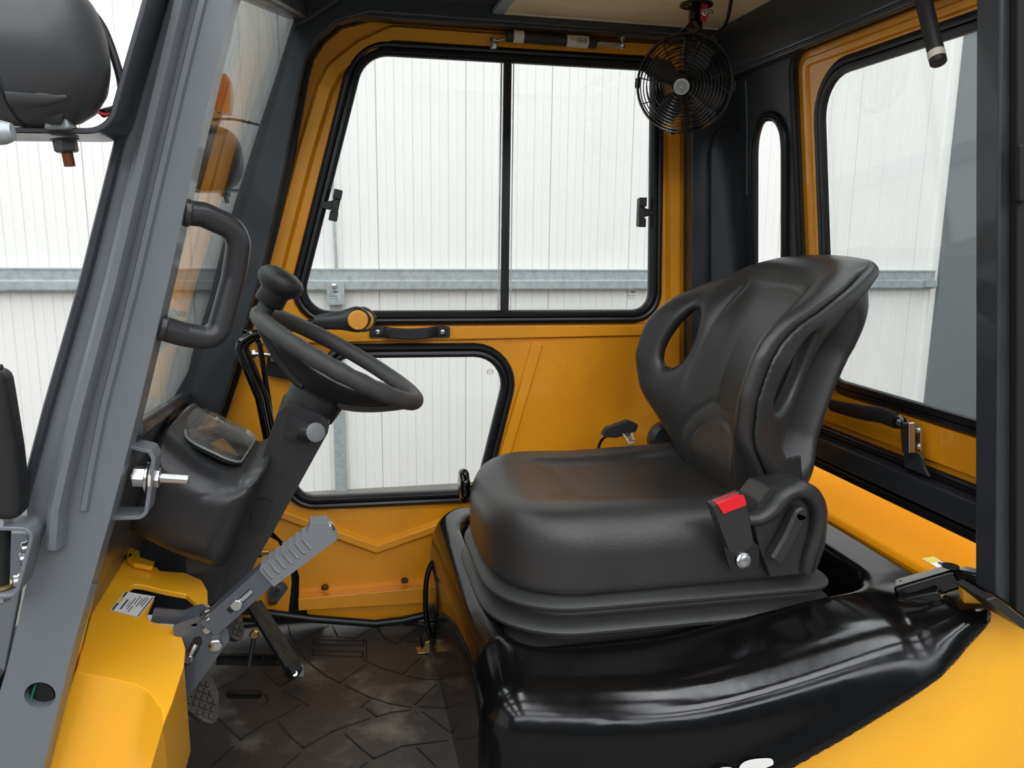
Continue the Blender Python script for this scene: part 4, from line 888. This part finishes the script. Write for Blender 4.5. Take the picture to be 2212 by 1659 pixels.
# recliner cover, lever
cov = py_([(1628, 1130), (1640, 1085), (1665, 1052), (1705, 1036), (1750, 1045), (1780, 1075), (1789, 1120), (1782, 1180), (1762, 1236), (1700, 1242), (1664, 1246), (1640, 1180)], 1.205)
slab('recliner_cover', fillet(cov, 0.008), (0, 0.07, 0), 'shell', seat, bevel=0.006, seg=4)
arch = smoothpath(py_([(1612, 1122), (1640, 1118), (1668, 1098), (1690, 1070), (1720, 1056), (1752, 1070), (1766, 1105), (1762, 1150), (1748, 1195), (1740, 1234)], 1.203), 4)
tube('cover_arch', arch, [0.015 + 0.006 * math.sin(PI * i / (len(arch) - 1)) for i in range(len(arch))], 'shell', seat, n=14, flat=0.8)
lv = smoothpath(py_([(1724, 1108), (1714, 1130), (1700, 1160), (1684, 1188), (1673, 1206)], 1.19), 4)
sweep('recliner_lever', lv, rectp(-0.014, 0.014, -0.010, 0.012, 0.005), (0, -1, 0), 'shell', seat, closed=False)
lathe('lever_boss', lv[0] + Vector((0, 0.010, 0)), (0, -1, 0), cylp(0.022, 0.0135, 0.004), 'shell', seat)
cyl('hinge_bolt', U(1685, 997, Y=1.28), U(1700, 1000, Y=1.28), 0.007, 'steel', seat)
slabY('hinge_plate', [(1672, 1000), (1730, 985), (1735, 1060), (1660, 1070)], 1.27, 0.006, 'gblack', seat, bevel=0.001)
# far recliner
lathe('recliner_cover', U(1432, 945, Y=1.735), (0, -1, 0), cylp(0.035, 0.045, 0.008), 'shell', seat)
# seat belt buckle (near) : hangs on the seat's own bracket
bk = slab('belt_bracket', fillet(py_([(1548, 1128), (1560, 1120), (1640, 1180), (1640, 1225), (1590, 1235), (1582, 1238), (1574, 1222)], 1.200), 0.004), (0, 0.006, 0), 'gblack', seat, bevel=0.001)
bolt('bolt', U(1605, 1210, Y=1.199), (0.05, -1, 0.1), 0.0125, 0.008, 'steel', bk, washer=0.014)
bb = slab('belt_buckle', fillet(py_([(1540, 1094), (1608, 1066), (1628, 1172), (1620, 1184), (1590, 1196), (1575, 1190)], 1.17), 0.004), (0, 0.026, 0), 'shell', seat, bevel=0.004, seg=3)
bb['label'] = 'black seat belt buckle with red button'
slab('red_button', fillet(py_([(1550, 1090), (1606, 1069), (1612, 1084), (1611, 1092), (1563, 1110), (1559, 1104)], 1.167), 0.002), (0, 0.022, 0), 'red', bb, bevel=0.002)
bm = bmesh.new(); p0, p1 = U(1544, 1085, Y=1.18), U(1596, 1064, Y=1.18); add_tube(bm, [p0, p1], 0.002, False, 6); finish(bm, 'slot_edge', 'shell', bb)
# far belt tongue
tg = slab('belt_tongue', fillet(py_([(1300, 944), (1312, 926), (1360, 909), (1379, 917), (1375, 932), (1332, 946)], 1.71), 0.006), (0.0, 0.02, 0.0), 'plastic', seat, bevel=0.003)
tl = [U(1344, 936, Y=1.70), U(1366, 934, Y=1.70), U(1372, 953, Y=1.68), U(1368, 959, Y=1.675), U(1358, 960, Y=1.675)]
hl_ = [U(1352, 941, Y=1.69), U(1361, 940, Y=1.69), U(1366, 951, Y=1.68), U(1358, 953, Y=1.68)]
nn_ = (tl[1] - tl[0]).cross(tl[4] - tl[0]).normalized() * 0.003
slab('tongue_plate', tl, nn_, 'steel', tg, [hl_], bevel=0.0005)
tube('belt_webbing', smoothpath([U(1334, 938, Y=1.75), U(1318, 940, Y=1.77), U(1300, 950, Y=1.78), U(1290, 975, Y=1.78)], 4), 0.010, 'plastic', seat, flat=0.3)
# knob
kb = U(1002, 1048, Y=1.62)
bm = bmesh.new(); rr = []
for t_, r0 in ((-0.010, 0.024), (-0.006, 0.030), (0.0, 0.032), (0.006, 0.030), (0.010, 0.024)):
    rr.append([bm.verts.new(kb + Vector((t_, math.cos(2 * PI * k / 42) * (r0 + 0.0025 * math.cos(7 * 2 * PI * k / 42)), math.sin(2 * PI * k / 42) * (r0 + 0.0025 * math.cos(7 * 2 * PI * k / 42)) * 1.15))) for k in range(42)])
for a, b in zip(rr, rr[1:]):
    for k in range(42): bm.faces.new([a[k], a[(k + 1) % 42], b[(k + 1) % 42], b[k]])
bm.faces.new(rr[0]); bm.faces.new(rr[-1]); finish(bm, 'adjuster_knob', 'gblack', seat, ang=50)
cyl('knob_shaft', kb, kb + Vector((0.05, 0, 0)), 0.006, 'brass', seat)
lathe('bellows_stud', U(1022, 1222, Y=1.55) , (-1, -0.5, 0.3), cylp(0.012, 0.008, 0.002), 'plastic', seat)

# ================================================================== HOOD LATCH BY THE DOOR
hlx = thing('floor_latch', 'black spring latch linkage on the floor beside the hood', 'latch', U(935, 1405, Z=0.602))
YL = 1.80
tube('latch_handle', smoothpath(py_([(944, 1206), (930, 1222), (921, 1255), (919, 1300), (922, 1345), (930, 1378)], YL), 5), 0.0065, 'gblack', hlx)
slabY('latch_body', [(926, 1312), (942, 1300), (950, 1325), (954, 1380), (948, 1402), (934, 1402), (924, 1380)], YL, 0.02, 'gblack', hlx, bevel=0.003)
tube('latch_spring', [U(938 + 7 * math.cos(t * 1.2), 1300 + t * 1.6, Y=YL + 0.004 * math.sin(t * 1.2)) for t in range(36)], 0.002, 'gblack', hlx, n=6)
tube('latch_rod', fillet(py_([(924, 1345), (908, 1375), (912, 1400)], YL - 0.01), 0.01, closed=False), 0.003, 'gblack', hlx, n=8)
slab('latch_foot', [U(898, 1400, Z=0.604), U(926, 1398, Z=0.604), U(926, 1412, Z=0.604), U(902, 1413, Z=0.604)], (0, 0, 0.003), 'brass', hlx, bevel=0.0008)
slabY('latch_lug', [(918, 1388), (928, 1384), (928, 1412), (918, 1412)], YL - 0.02, 0.003, 'brass', hlx, bevel=0.0008)

# ================================================================== CONSOLE AND STEERING COLUMN
dash = thing('instrument_console', 'dark grey moulded instrument console in front of the steering column', 'console', (-0.25, 1.45, 1.0))
c_out = [(296, 1008), (318, 966), (350, 944), (385, 974), (425, 1006), (470, 1028), (520, 1040), (568, 1022), (548, 1080), (505, 1190), (478, 1232), (445, 1224), (380, 1202), (310, 1170), (262, 1138), (258, 1110)]
def poly_sdf(P, x, y):
    d = None; sgn = np.ones(np.shape(x)); n_ = len(P)
    for i_ in range(n_):
        ax_, ay_ = P[i_]; bx_, by_ = P[(i_ + 1) % n_]; ex, ey = bx_ - ax_, by_ - ay_; wx, wy = x - ax_, y - ay_
        t = np.clip((wx * ex + wy * ey) / (ex * ex + ey * ey), 0, 1); q = (wx - ex * t) ** 2 + (wy - ey * t) ** 2
        d = q if d is None else np.minimum(d, q)
        c1 = y >= ay_; c2 = y < by_; c3 = ex * wy > ey * wx; fl_ = (c1 & c2 & c3) | (~c1 & ~c2 & ~c3); sgn = np.where(fl_, -sgn, sgn)
    return sgn * np.sqrt(d)
CP = [(p.x, p.z) for p in py_(c_out, 1.30)]
def f_cons(x, y, z):
    a = poly_sdf(CP, x - 0.03 * (y - 1.30), z) - 0.004
    d = smax(a, np.abs(y - 1.435) - 0.160, 0.065)
    step = np.exp(-((z - (1.205 + 0.05 * (x + .25))) / 0.002) ** 2) * 0.0012
    return d + step
sdf_obj('console_shell', f_cons, (-0.45, 1.22, 1.02), (-0.08, 1.74, 1.36), 0.0055, 'gplastic', dash)
slab('console_neck', fillet(py_([(400, 1190), (500, 1180), (475, 1290), (440, 1320), (405, 1270)], 1.36), 0.02), (0, 0.22, 0), 'gplastic', dash, bevel=0.015, seg=3)
tcv = [U(397, 958, Y=1.34), U(512, 1012, Y=1.34), U(552, 950, Y=1.56), U(440, 902, Y=1.56), U(402, 915, Y=1.53), U(386, 935, Y=1.43)]
pn = (tcv[1] - tcv[0]).cross(tcv[3] - tcv[0]).normalized(); pn = pn if pn.z > 0 else -pn
tcv = [p - pn * (p - tcv[0]).dot(pn) for p in tcv]
slab('gauge_face', [p - pn * 0.0 for p in fillet(tcv, 0.03)], pn * 0.004, 'black', dash)
gc = sum(tcv, Vector()) / 6
slab('clear_cover', [p + pn * 0.008 for p in fillet(tcv, 0.03)], pn * 0.010, 'cover', dash, bevel=0.004)
sweep('cover_rim', [p + pn * 0.007 for p in fillet(tcv, 0.03)], rectp(-0.0015, 0.0015, -0.001, 0.002), pn, 'galv', dash)
lathe('gauge', U(470, 990, Y=1.42), pn, cylp(0.002, 0.025), 'galv', dash)
cyl('fluid_cap', U(372, 918, Y=1.56), U(398, 930, Y=1.56), 0.012, 'levergrey', dash, 16, 0.002)
slab('cover_screen_mount', py_([(470, 1000), (478, 1000), (478, 1010), (470, 1010)], 1.5), (0, 0.01, 0), 'gplastic', dash)
col = thing('steering_column', 'dark grey moulded steering column cover rising from the floor', 'steering column', U(480, 1300, Y=1.47))
s_out = [(600, 892), (616, 876), (640, 876), (698, 898), (712, 914), (708, 935), (650, 1040), (590, 1150), (556, 1205), (530, 1268), (505, 1320), (462, 1300), (480, 1235), (520, 1130), (548, 1040)]
slab('column_shroud', fillet(py_(s_out, 1.395), 0.008), (0, 0.15, 0), 'gplastic', col, bevel=0.014, seg=4)
slab('access_cover', fillet(py_([(548, 1082), (572, 1076), (590, 1086), (572, 1140), (556, 1152), (540, 1146)], 1.392), 0.005), (0, -0.003, 0), 'plastic', col, bevel=0.001)
dn_ = Vector((0.49, 0, 0.87)).normalized()
for k in range(6):
    f_ = k / 5.0; cx_, cy_ = 644 + 12 * f_, 928 + 2 * f_; w_ = 34 - 14 * f_
    r_ = [(cx_ - w_ * .6, cy_ - w_), (cx_ + w_ * .9, cy_ - w_ * .5), (cx_ + w_ * .6, cy_ + w_), (cx_ - w_ * .9, cy_ + w_ * .5)]
    slab('stalk_boot', fillet(py_(r_, 1.394 - 0.0055 * k), 0.008), (0, -0.0065, 0), 'gplastic', col, bevel=0.002)
s0, s1 = U(655, 935, Y=1.375), U(681, 934, Y=1.325)
cyl('stalk', s0, s1, 0.0155, 'gplastic', col, 24); dd = (s1 - s0).normalized(); lathe('stalk_cap', s1, dd, [(0, 0.0158), (0.001, 0.0165), (0.003, 0.0165), (0.004, 0.015), (0.004, 0.002), (0.0035, 0.0)], 'levergrey', col, 28)
# wheel
WC = U(733, 772, Y=1.47); WN = Vector((0.509, 0.0, 0.861)).normalized(); WX = Vector((0.861, 0, -0.509)).normalized(); WYv = Vector((0, 1, 0))
whl = thing('steering_wheel', 'black foam rimmed steering wheel with spinner knob, tilted', 'steering wheel', WC)
RW = 0.160
def wp(r, t, k=0.0): return WC + (WX * math.cos(t) + WYv * math.sin(t)) * r + WN * k
tube('rim', [wp(RW, 2 * PI * k / 96) for k in range(96)], [0.0158 + 0.0009 * math.cos(k * 2 * PI / 96 * 24) * (1 if 60 < k < 84 else 0) for k in range(96)], 'rim', whl, closed=True, n=16)
lathe('hub', WC - WN * 0.078, WN, [(0, 0), (0, 0.052), (0.004, 0.054), (0.03, 0.054), (0.034, 0.050), (0.036, 0.058), (0.055, 0.064), (0.062, 0.060), (0.066, 0.045), (0.068, 0)], 'plastic', whl, 40)
def arm(t, wid0, wid1, name='spoke'):
    bm = bmesh.new(); rows = []
    for i in range(9):
        f_ = i / 8; r = 0.035 + (RW - 0.035) * f_; k = -0.066 + 0.060 * f_ ** 1.6; wd_ = wid0 + (wid1 - wid0) * f_; th = 0.026 - 0.012 * f_
        e_ = WX * math.cos(t) + WYv * math.sin(t); q_ = -WX * math.sin(t) + WYv * math.cos(t); c_ = WC + e_ * r + WN * k
        rows.append([bm.verts.new(c_ + q_ * a * wd_ / 2 + WN * b * th / 2) for a, b in ((-1, -.6), (-.8, -1), (.8, -1), (1, -.6), (1, .6), (.8, 1), (-.8, 1), (-1, .6))])
    for a, b in zip(rows, rows[1:]):
        for k in range(8): bm.faces.new([a[k], a[(k + 1) % 8], b[(k + 1) % 8], b[k]])
    bm.faces.new(rows[0][::-1]); bm.faces.new(rows[-1]); finish(bm, name, 'gplastic', whl, ang=50)
arm(0.0, 0.10, 0.085); arm(PI, 0.10, 0.085)
bm = bmesh.new(); rows = []                       # deep bowl under the near half of the rim
for i in range(41):
    t = 0.42 - (PI + 0.84) * i / 40; q = abs(math.cos(t)) ** 2.6 if -PI < t < 0 else 1.0
    rt = 0.094 + (0.152 - 0.094) * q; kt = -0.030 + 0.024 * q; row = []
    for f_ in (0, .12, .4, .7, 1): row.append(bm.verts.new(wp(rt + (0.052 - rt) * f_, t, kt + (-0.074 - kt) * f_ ** (0.75 - .1 * q))))
    for f_ in (1, .6, .2, 0.02): row.append(bm.verts.new(wp(rt - 0.008 + (0.045 - rt + .008) * f_, t, kt + 0.004 + (-0.064 - kt) * f_ ** (0.75 - .1 * q))))
    rows.append(row)
for a, b in zip(rows, rows[1:]):
    for k in range(9): bm.faces.new([a[k], a[(k + 1) % 9], b[(k + 1) % 9], b[k]])
bm.faces.new(rows[0]); bm.faces.new(rows[-1][::-1]); finish(bm, 'hub_bowl', 'gplastic', whl, ang=50)
tube('bowl_seam', [wp(0.094 + 0.02 * abs(math.cos(t)) ** 3 - 0.012, t, -0.040 + 0.01 * abs(math.cos(t)) ** 2) + WYv * -0.004 for t in [-0.75 - (PI - 1.5) * i / 24 for i in range(25)]], 0.0016, 'black', whl, n=6)
lathe('centre_pad', WC - WN * 0.045, WN, [(0, 0.0), (0, 0.078), (0.010, 0.078), (0.016, 0.070), (0.018, 0)], 'gplastic', whl, 8)
lathe('column_collar', WC - WN * 0.155, WN, [(0, 0.0), (0, 0.034), (0.05, 0.038), (0.05, 0)], 'plastic', whl, 30)
lathe('column_collar', WC - WN * 0.117, WN, [(0, 0.0), (0, 0.047), (0.002, 0.049), (0.044, 0.053), (0.05, 0.052), (0.05, 0)], 'plastic', whl, 30)
kp = wp(RW, PI + 0.28, 0.008); kx = (U(624, 628, Y=1.43) - kp).normalized()
lathe('knob_stem', kp, WN, [(0, 0.0), (0, 0.017), (0.006, 0.015), (0.03, 0.0145), (0.032, 0)], 'plastic', whl, 20)
lathe('spinner_knob', kp + WN * 0.020, WN, [(0, 0.0), (0, 0.022), (0.003, 0.026), (0.022, 0.0255), (0.027, 0.029), (0.033, 0.037), (0.042, 0.041), (0.052, 0.040), (0.060, 0.033), (0.064, 0.022), (0.065, 0.020), (0.065, 0.0)], 'plastic', whl, 32, ang=60)

# ------------------------------------------------------------------ control levers (two alike, one behind the other)
def lever(dy, dx, label):
    Y0 = 1.72 + dy
    t_ = thing('control_lever', label, 'lever', U(585 + dx, 965, Y=Y0), 'hydraulic levers beside the column')
    pth = fillet(py_([(586 + dx, 990), (560 + dx, 860), (512 + dx, 745), (545 + dx, 722), (640 + dx, 705), (700 + dx, 693)], Y0), [0, 0, 0.02, 0.02, 0, 0], closed=False)
    tube('lever_rod', pth, 0.0088, 'gblack', t_)
    k0, k1 = U(680 + dx, 696, Y=Y0), U(773 + dx, 690, Y=Y0)
    path = smoothpath([k0, k0.lerp(k1, 0.25), k0.lerp(k1, 0.5), k0.lerp(k1, 0.75), k1, k1 + (k1 - k0).normalized() * 0.028], 4)
    rad = [0.014, .0155, .0165, .017, .0175, .018, .0185, .019, .0195, .020, .021, .0225, .024, .0255, .027, .028, .0285, .027, .023, .016, .004][:len(path)]
    tube('lever_grip', path, rad, 'gplastic', t_, n=20, flat=0.55 if False else 0.6, up=(0, 1, 0))
    c = k1 + Vector((0, -0.0165, 0))
    pd = lathe('grip_pad', c, (0, -1, 0), [(0, 0), (0, 0.0215), (0.003, 0.0205), (0.005, 0.019), (0.005, 0)], 'padorange', t_, 32)
    bm = bmesh.new()
    for i in range(-4, 5):
        for j in range(-5, 6):
            x_, z_ = i * 0.0052 + (j % 2) * 0.0026, j * 0.0042
            if math.hypot(x_, z_) < 0.0172: add_lathe(bm, c + Vector((x_, -0.0048, z_)), (0, -1, 0), [(0, 0), (0, 0.0018), (0.0008, 0.0012), (0.0008, 0)], 6)
    finish(bm, 'pad_dimples', 'padorange', pd)
lever(0.0, 0, 'hydraulic lever with orange dotted pad, the nearer one'); lever(0.045, 13, 'hydraulic lever mostly hidden behind the nearer orange padded one')
tb = tube('support_tube', fillet(py_([(592, 960), (580, 860), (560, 740), (545, 720), (525, 712)], 1.80), 0.02, closed=False), 0.006, 'gblack'); tag(tb, 'thin glossy black tube rising behind the hydraulic levers', 'tube')

# ------------------------------------------------------------------ parking brake
YB = 1.17
pb = thing('parking_brake', 'grey ribbed parking brake lever on slate metal base', 'brake lever', U(430, 1450, Y=YB))
slab('base_plate', fillet(py_([(428, 1332), (492, 1362), (496, 1382), (384, 1540), (362, 1530), (392, 1440), (372, 1352)], YB), 0.006), (0, 0.004, 0), 'levermetal', pb, bevel=0.0015)
slab('base_plate', fillet(py_([(325, 1345), (333, 1314), (395, 1320), (436, 1306), (455, 1318), (430, 1335), (395, 1350)], YB + 0.04), 0.003), (0, 0.004, 0), 'levermetal', pb, bevel=0.001)
bar('base_bridge', U(385, 1350, Y=YB + 0.02), U(430, 1335, Y=YB + 0.02), 0.04, 0.004, 'levermetal', pb)
g0, g1_ = U(590, 1228, Y=YB), U(712, 1137, Y=YB); b0 = U(452, 1352, Y=YB)
ud = Vector((0, -1, 0))
bm = bmesh.new(); add_bar(bm, b0 + Vector((0, -0.012, 0)), g0 + Vector((0, -0.012, 0)), 0.032, 0.003, up=(0, 1, 0)); add_bar(bm, b0 + Vector((0, 0.012, 0)), g0 + Vector((0, 0.012, 0)), 0.032, 0.003, up=(0, 1, 0))
d_, s_, u_ = frame(g0 - b0, (0, 1, 0)); sg = 1 if s_.z > 0 else -1
add_bar(bm, b0 + s_ * sg * 0.0155, g0 + s_ * sg * 0.0155, 0.003, 0.027, up=(0, 1, 0)); finish(bm, 'lever_arm', 'levermetal', pb, bevel=0.001)
sl0, sl1 = b0.lerp(g0, 0.32) + Vector((0, -0.0142, 0)), b0.lerp(g0, 0.68) + Vector((0, -0.0142, 0))
bar('arm_slot', sl0, sl1, 0.009, 0.0012, 'black', pb, up=(0, 1, 0), bevel=0.0004); bar('slot_slider', sl0.lerp(sl1, .5), sl1, 0.006, 0.002, 'steel', pb, up=(0, 1, 0))
lathe('rivet', sl0.lerp(sl1, .35), (0, -1, 0), cylp(0.005, 0.0085, 0.001), 'steel', pb)
gl = (g1_ - g0).length; gd = (g1_ - g0).normalized(); e_, s2, u2 = frame(gd, (0, 1, 0)); sg2 = 1 if s2.z > 0 else -1; up2 = s2 * sg2
A0 = g0 - gd * 0.012
go = [A0 - up2 * 0.019, A0 + gd * (gl + 0.012) - up2 * 0.019, A0 + gd * (gl + 0.016) + up2 * 0.012, A0 + gd * (gl - 0.004) + up2 * 0.026]
prof_ = []
nr = 7
for i in range(nr):
    x1 = (gl - 0.018) * (1 - i / nr); x0 = (gl - 0.018) * (1 - (i + .55) / nr)
    prof_ += [A0 + gd * x1 + up2 * 0.0165, A0 + gd * x0 + up2 * 0.0195, A0 + gd * (x0 - 0.004) + up2 * 0.016]
go += prof_ + [A0 + up2 * 0.013]
slab('grip', [p + Vector((0, -0.017, 0)) for p in go], (0, 0.034, 0), 'levergrey', pb, bevel=0.0035, seg=3)
bm = bmesh.new()
for i in range(7):
    x_ = (gl - 0.02) * (i + .6) / 7.2; q = A0 + gd * x_ + Vector((0, -0.0172, 0)); add_tube(bm, [q + up2 * 0.015, q - up2 * 0.004, q - up2 * 0.006 + gd * 0.002], 0.0018, False, 6)
finish(bm, 'grip_ribs', 'levergrey', pb, ang=60)
lathe('release_button', A0 + gd * (gl + 0.012), gd, [(0, 0.0), (0, 0.009), (0.004, 0.008), (0.006, 0.004), (0.0062, 0)], 'steel', pb)
lathe('rivet', U(447, 1360, Y=YB - 0.002), (0, -1, 0), cylp(0.004, 0.006, 0.001), 'steel', pb)
bolt('bolt', U(466, 1391, Y=YB - 0.001), (0, -1, 0), 0.0105, 0.008, 'steel', pb)
slab('plate_slot', fillet(py_([(418, 1378), (434, 1372), (437, 1388), (414, 1430), (398, 1440), (398, 1424)], YB - 0.0005), 0.004), (0, -0.0008, 0), 'black', pb)
cyl('clevis_pin', U(424, 1392, Y=YB - 0.004), U(408, 1418, Y=YB - 0.010), 0.0045, 'steel', pb); lathe('clevis_head', U(408, 1419, Y=YB - 0.006), (-.4, -1, 0), cylp(0.006, 0.0085, 0.001), 'steel', pb)
tube('spring', [b0 + Vector((0.004 * math.cos(t) , -0.01 + 0.006 * math.sin(t), 0.012 + 0.0011 * t)) for t in range(22)], 0.0014, 'steel', pb, n=6)

# ------------------------------------------------------------------ pedals
def pedal(outline, Y, tilt, name, label, parent_arm):
    t_ = thing(name, label, 'pedal', U(*parent_arm[1], Y=Y + 0.05), 'diamond tread pedals')
    P = py_(outline, Y); c = sum(P, Vector()) / len(P)
    ext = Vector((-0.022, 0.012, -0.014)); nn = Vector((0.62, -0.55, 0.45)).normalized()
    dirs = [ray(*p) for p in outline]
    P = [CAM + r_ * ((c - CAM).dot(nn) / r_.dot(nn)) for r_ in dirs]
    slab('pedal_pad', fillet(P, 0.012), -nn * 0.016, 'pad', t_, bevel=0.003)
    e1 = nn.cross(Vector((0, 0, 1))).normalized(); e2 = nn.cross(e1).normalized()
    bm = bmesh.new(); A_ = (e1 + e2).normalized(); B_ = (e1 - e2).normalized()
    poly = [((p - c).dot(A_), (p - c).dot(B_)) for p in P]
    def inside(x, y):
        k = False
        for (x1, y1), (x2, y2) in zip(poly, poly[1:] + poly[:1]):
            if (y1 > y) != (y2 > y) and x < (x2 - x1) * (y - y1) / (y2 - y1) + x1: k = not k
        return k
    st_ = 0.0115
    for i in range(-8, 9):
        for j in range(-8, 9):
            x_, y_ = i * st_, j * st_
            if all(inside(x_ + a * .005, y_ + b * .005) for a in (-1, 1) for b in (-1, 1)):
                q = c + A_ * x_ + B_ * y_; add_bar(bm, q - nn * 0.001, q + nn * 0.0035, 0.009, 0.009, up=B_, w2=0.007, h2=0.007)
    finish(bm, 'pad_tread', 'pad', t_)
    tube('pedal_arm', smoothpath([c - nn * 0.014, U(*parent_arm[0], Y=Y + 0.04), U(*parent_arm[1], Y=Y + 0.05)], 5), 0.010, 'black', t_, flat=0.5)
pedal([(432, 1452), (458, 1462), (472, 1495), (474, 1545), (462, 1566), (440, 1558), (400, 1528), (392, 1498), (408, 1470)], 1.30, 0, 'foot_pedal', 'rubber foot pedal with diamond tread just below the brake lever base', ((380, 1480), (330, 1420)))
pedal([(497, 1330), (512, 1324), (524, 1335), (528, 1362), (522, 1386), (505, 1380), (490, 1366), (492, 1345)], 1.55, 0, 'foot_pedal', 'rubber foot pedal with diamond tread behind the parking brake arm', ((470, 1330), (450, 1270)))
ac = thing('accelerator_pedal', 'long ribbed black accelerator pedal sloping to the floor mat', 'pedal', U(640, 1455, Z=0.605))
p0, p1 = U(548, 1305, Y=1.80), U(632, 1440, Y=1.745)
bar('pedal_plate', p0, p1, 0.05, 0.012, 'rubber', ac, up=(0.7, -0.3, 0.6), bevel=0.003)
d_, s_, u_ = frame(p1 - p0, (0.7, -0.3, 0.6)); bm = bmesh.new()
for k in range(-4, 5): add_bar(bm, p0 + s_ * k * 0.005 + u_ * 0.0065, p1 + s_ * k * 0.005 + u_ * 0.0065, 0.0025, 0.003, up=u_)
finish(bm, 'plate_ribs', 'pad', ac)
cyl('pivot_pin', U(637, 1455, Y=1.71), U(637, 1450, Y=1.76), 0.006, 'steel', ac); bar('pivot_block', U(628, 1440, Y=1.735), U(640, 1458, Y=1.72), 0.03, 0.03, 'plastic', ac, bevel=0.003)
slab('pivot_plate', [U(640, 1437, Z=0.604), U(656, 1437, Z=0.604), U(656, 1462, Z=0.604), U(640, 1462, Z=0.604)], (0, 0, 0.002), 'galv', ac, bevel=0.0005)
cyl('link_rod', U(548, 1378, Y=1.72), U(537, 1440, Y=1.70), 0.005, 'plastic', ac); lathe('rod_joint', U(550, 1368, Y=1.72), (0, -1, 0), cylp(0.01, 0.011, 0.003), 'brass', ac)

# ------------------------------------------------------------------ yellow front cowl
cw = thing('front_cowl', 'bright yellow orange sheet metal front cowl beside the pillar', 'body panel', U(220, 1659, Y=1.05))
P1, P2, P3 = U(162, 1452, Y=1.06), U(390, 1420, Y=1.12), U(275, 1182, Y=1.42)
pn = (P2 - P1).cross(P3 - P1).normalized(); pn = pn if pn.z > 0 else -pn
def uc(x, y, o=0.0): return UP(x, y, P1 + pn * o, pn)
cut = [(162, 1452), (182, 1380), (205, 1290), (228, 1225), (255, 1190), (272, 1176), (290, 1192), (292, 1212), (340, 1225), (345, 1232), (400, 1236), (436, 1252), (449, 1275), (450, 1305), (438, 1312), (422, 1300), (404, 1284), (360, 1276), (310, 1264), (292, 1262), (281, 1268), (282, 1278), (335, 1288), (318, 1326), (320, 1337), (332, 1343), (368, 1350), (392, 1370), (402, 1400), (398, 1440), (372, 1520), (352, 1570), (346, 1530), (320, 1495), (290, 1478), (230, 1464)]
slab('cowl_top', [uc(x, y) for x, y in cut], -pn * 0.010, 'yellow', cw, bevel=0.0025)
low = [(162, 1452), (230, 1464), (290, 1478), (320, 1495), (346, 1530), (352, 1570), (320, 1690), (90, 1720), (100, 1659)]
Pl = [uc(x, y) for x, y in low[:6]] + [uc(352, 1570) + Vector((-0.02, -0.015, -0.14)), uc(162, 1452) + Vector((-0.02, -0.02, -0.14)) + Vector((-0.02, 0, 0)), ]
bm = bmesh.new(); top_ = [uc(x, y) for x, y in low[:6]]; bot_ = []
for (x, y), b_ in zip(low[:6], ((60, 1800), (150, 1800), (215, 1800), (250, 1800), (272, 1800), (285, 1800))):
    bot_.append(U(*b_, Y=1.035))
grid = [[a.lerp(b, t) for a, b in zip(top_, bot_)] for t in (0, .33, .66, 1)]
V_ = [[bm.verts.new(p) for p in r] for r in grid]
for i in range(3):
    for j in range(5): bm.faces.new([V_[i][j], V_[i][j + 1], V_[i + 1][j + 1], V_[i + 1][j]])
bmesh.ops.solidify(bm, geom=bm.faces[:], thickness=0.008); finish(bm, 'cowl_side', 'yellow', cw, ang=50)
bm = bmesh.new(); e0 = [uc(x, y) for x, y in [(352, 1570), (372, 1520), (398, 1440)]]; e1_ = [p + Vector((-0.02, 0.10, -0.20)) for p in e0]
e0b = U(285, 1800, Y=1.035); V0 = [bm.verts.new(p) for p in [e0b] + e0]; V1 = [bm.verts.new(p) for p in [e0b + Vector((-.01, .1, -.05))] + e1_]
for i in range(3): bm.faces.new([V0[i], V0[i + 1], V1[i + 1], V1[i]])
bmesh.ops.solidify(bm, geom=bm.faces[:], thickness=0.006); finish(bm, 'cowl_return', 'yellow', cw)
slab('cowl_side', py_([(150, 1500), (200, 1290), (222, 1200), (232, 1170), (200, 1170), (130, 1500)], 1.10), (0, 0.01, 0), 'yellow', cw, bevel=0.002)
hk = slab('cowl_hook', fillet([uc(x, y, 0.012) for x, y in ((274, 1180), (300, 1190), (303, 1204), (334, 1213), (331, 1224), (290, 1216), (275, 1205))], 0.004), -pn * 0.008, 'yellow', cw, bevel=0.002)
lb = slab('data_label', [uc(270, 1278, 0.0012), uc(335, 1289, 0.0012), uc(299, 1334, 0.0012), uc(238, 1318, 0.0012)], pn * 0.0004, 'white', cw); lb['label'] = 'white printed data label'
la_, lbq, lc_, ld_ = [uc(x, y, 0.0022) for x, y in ((270, 1278), (335, 1289), (299, 1334), (238, 1318))]
def lp(u_, v_): return (la_ * (1 - u_) + lbq * u_) * (1 - v_) + (ld_ * (1 - u_) + lc_ * u_) * v_
bm = bmesh.new()
for u0, v0, u1, v1 in ((0.03, 0.0, 0.10, 0.28), (0.03, 0.6, 0.10, 0.97), (0.93, 0.03, 0.97, 0.97), (0.24, 0.35, 0.30, 0.85), (0.45, 0.2, 0.48, 0.8), (0.55, 0.1, 0.58, 0.5), (0.55, 0.6, 0.58, 0.9), (0.66, 0.15, 0.69, 0.6), (0.74, 0.1, 0.77, 0.5), (0.82, 0.1, 0.85, 0.55), (0.38, 0.4, 0.40, 0.7)):
    bm.faces.new([bm.verts.new(lp(*q)) for q in ((u0, v0), (u1, v0), (u1, v1), (u0, v1))])
finish(bm, 'label_print', 'ink', lb)
bm = bmesh.new(); bm.faces.new([bm.verts.new(lp(*q)) for q in ((0.03, 0.30), (0.12, 0.30), (0.12, 0.57), (0.03, 0.57))]); finish(bm, 'label_print', 'lyellow', lb)
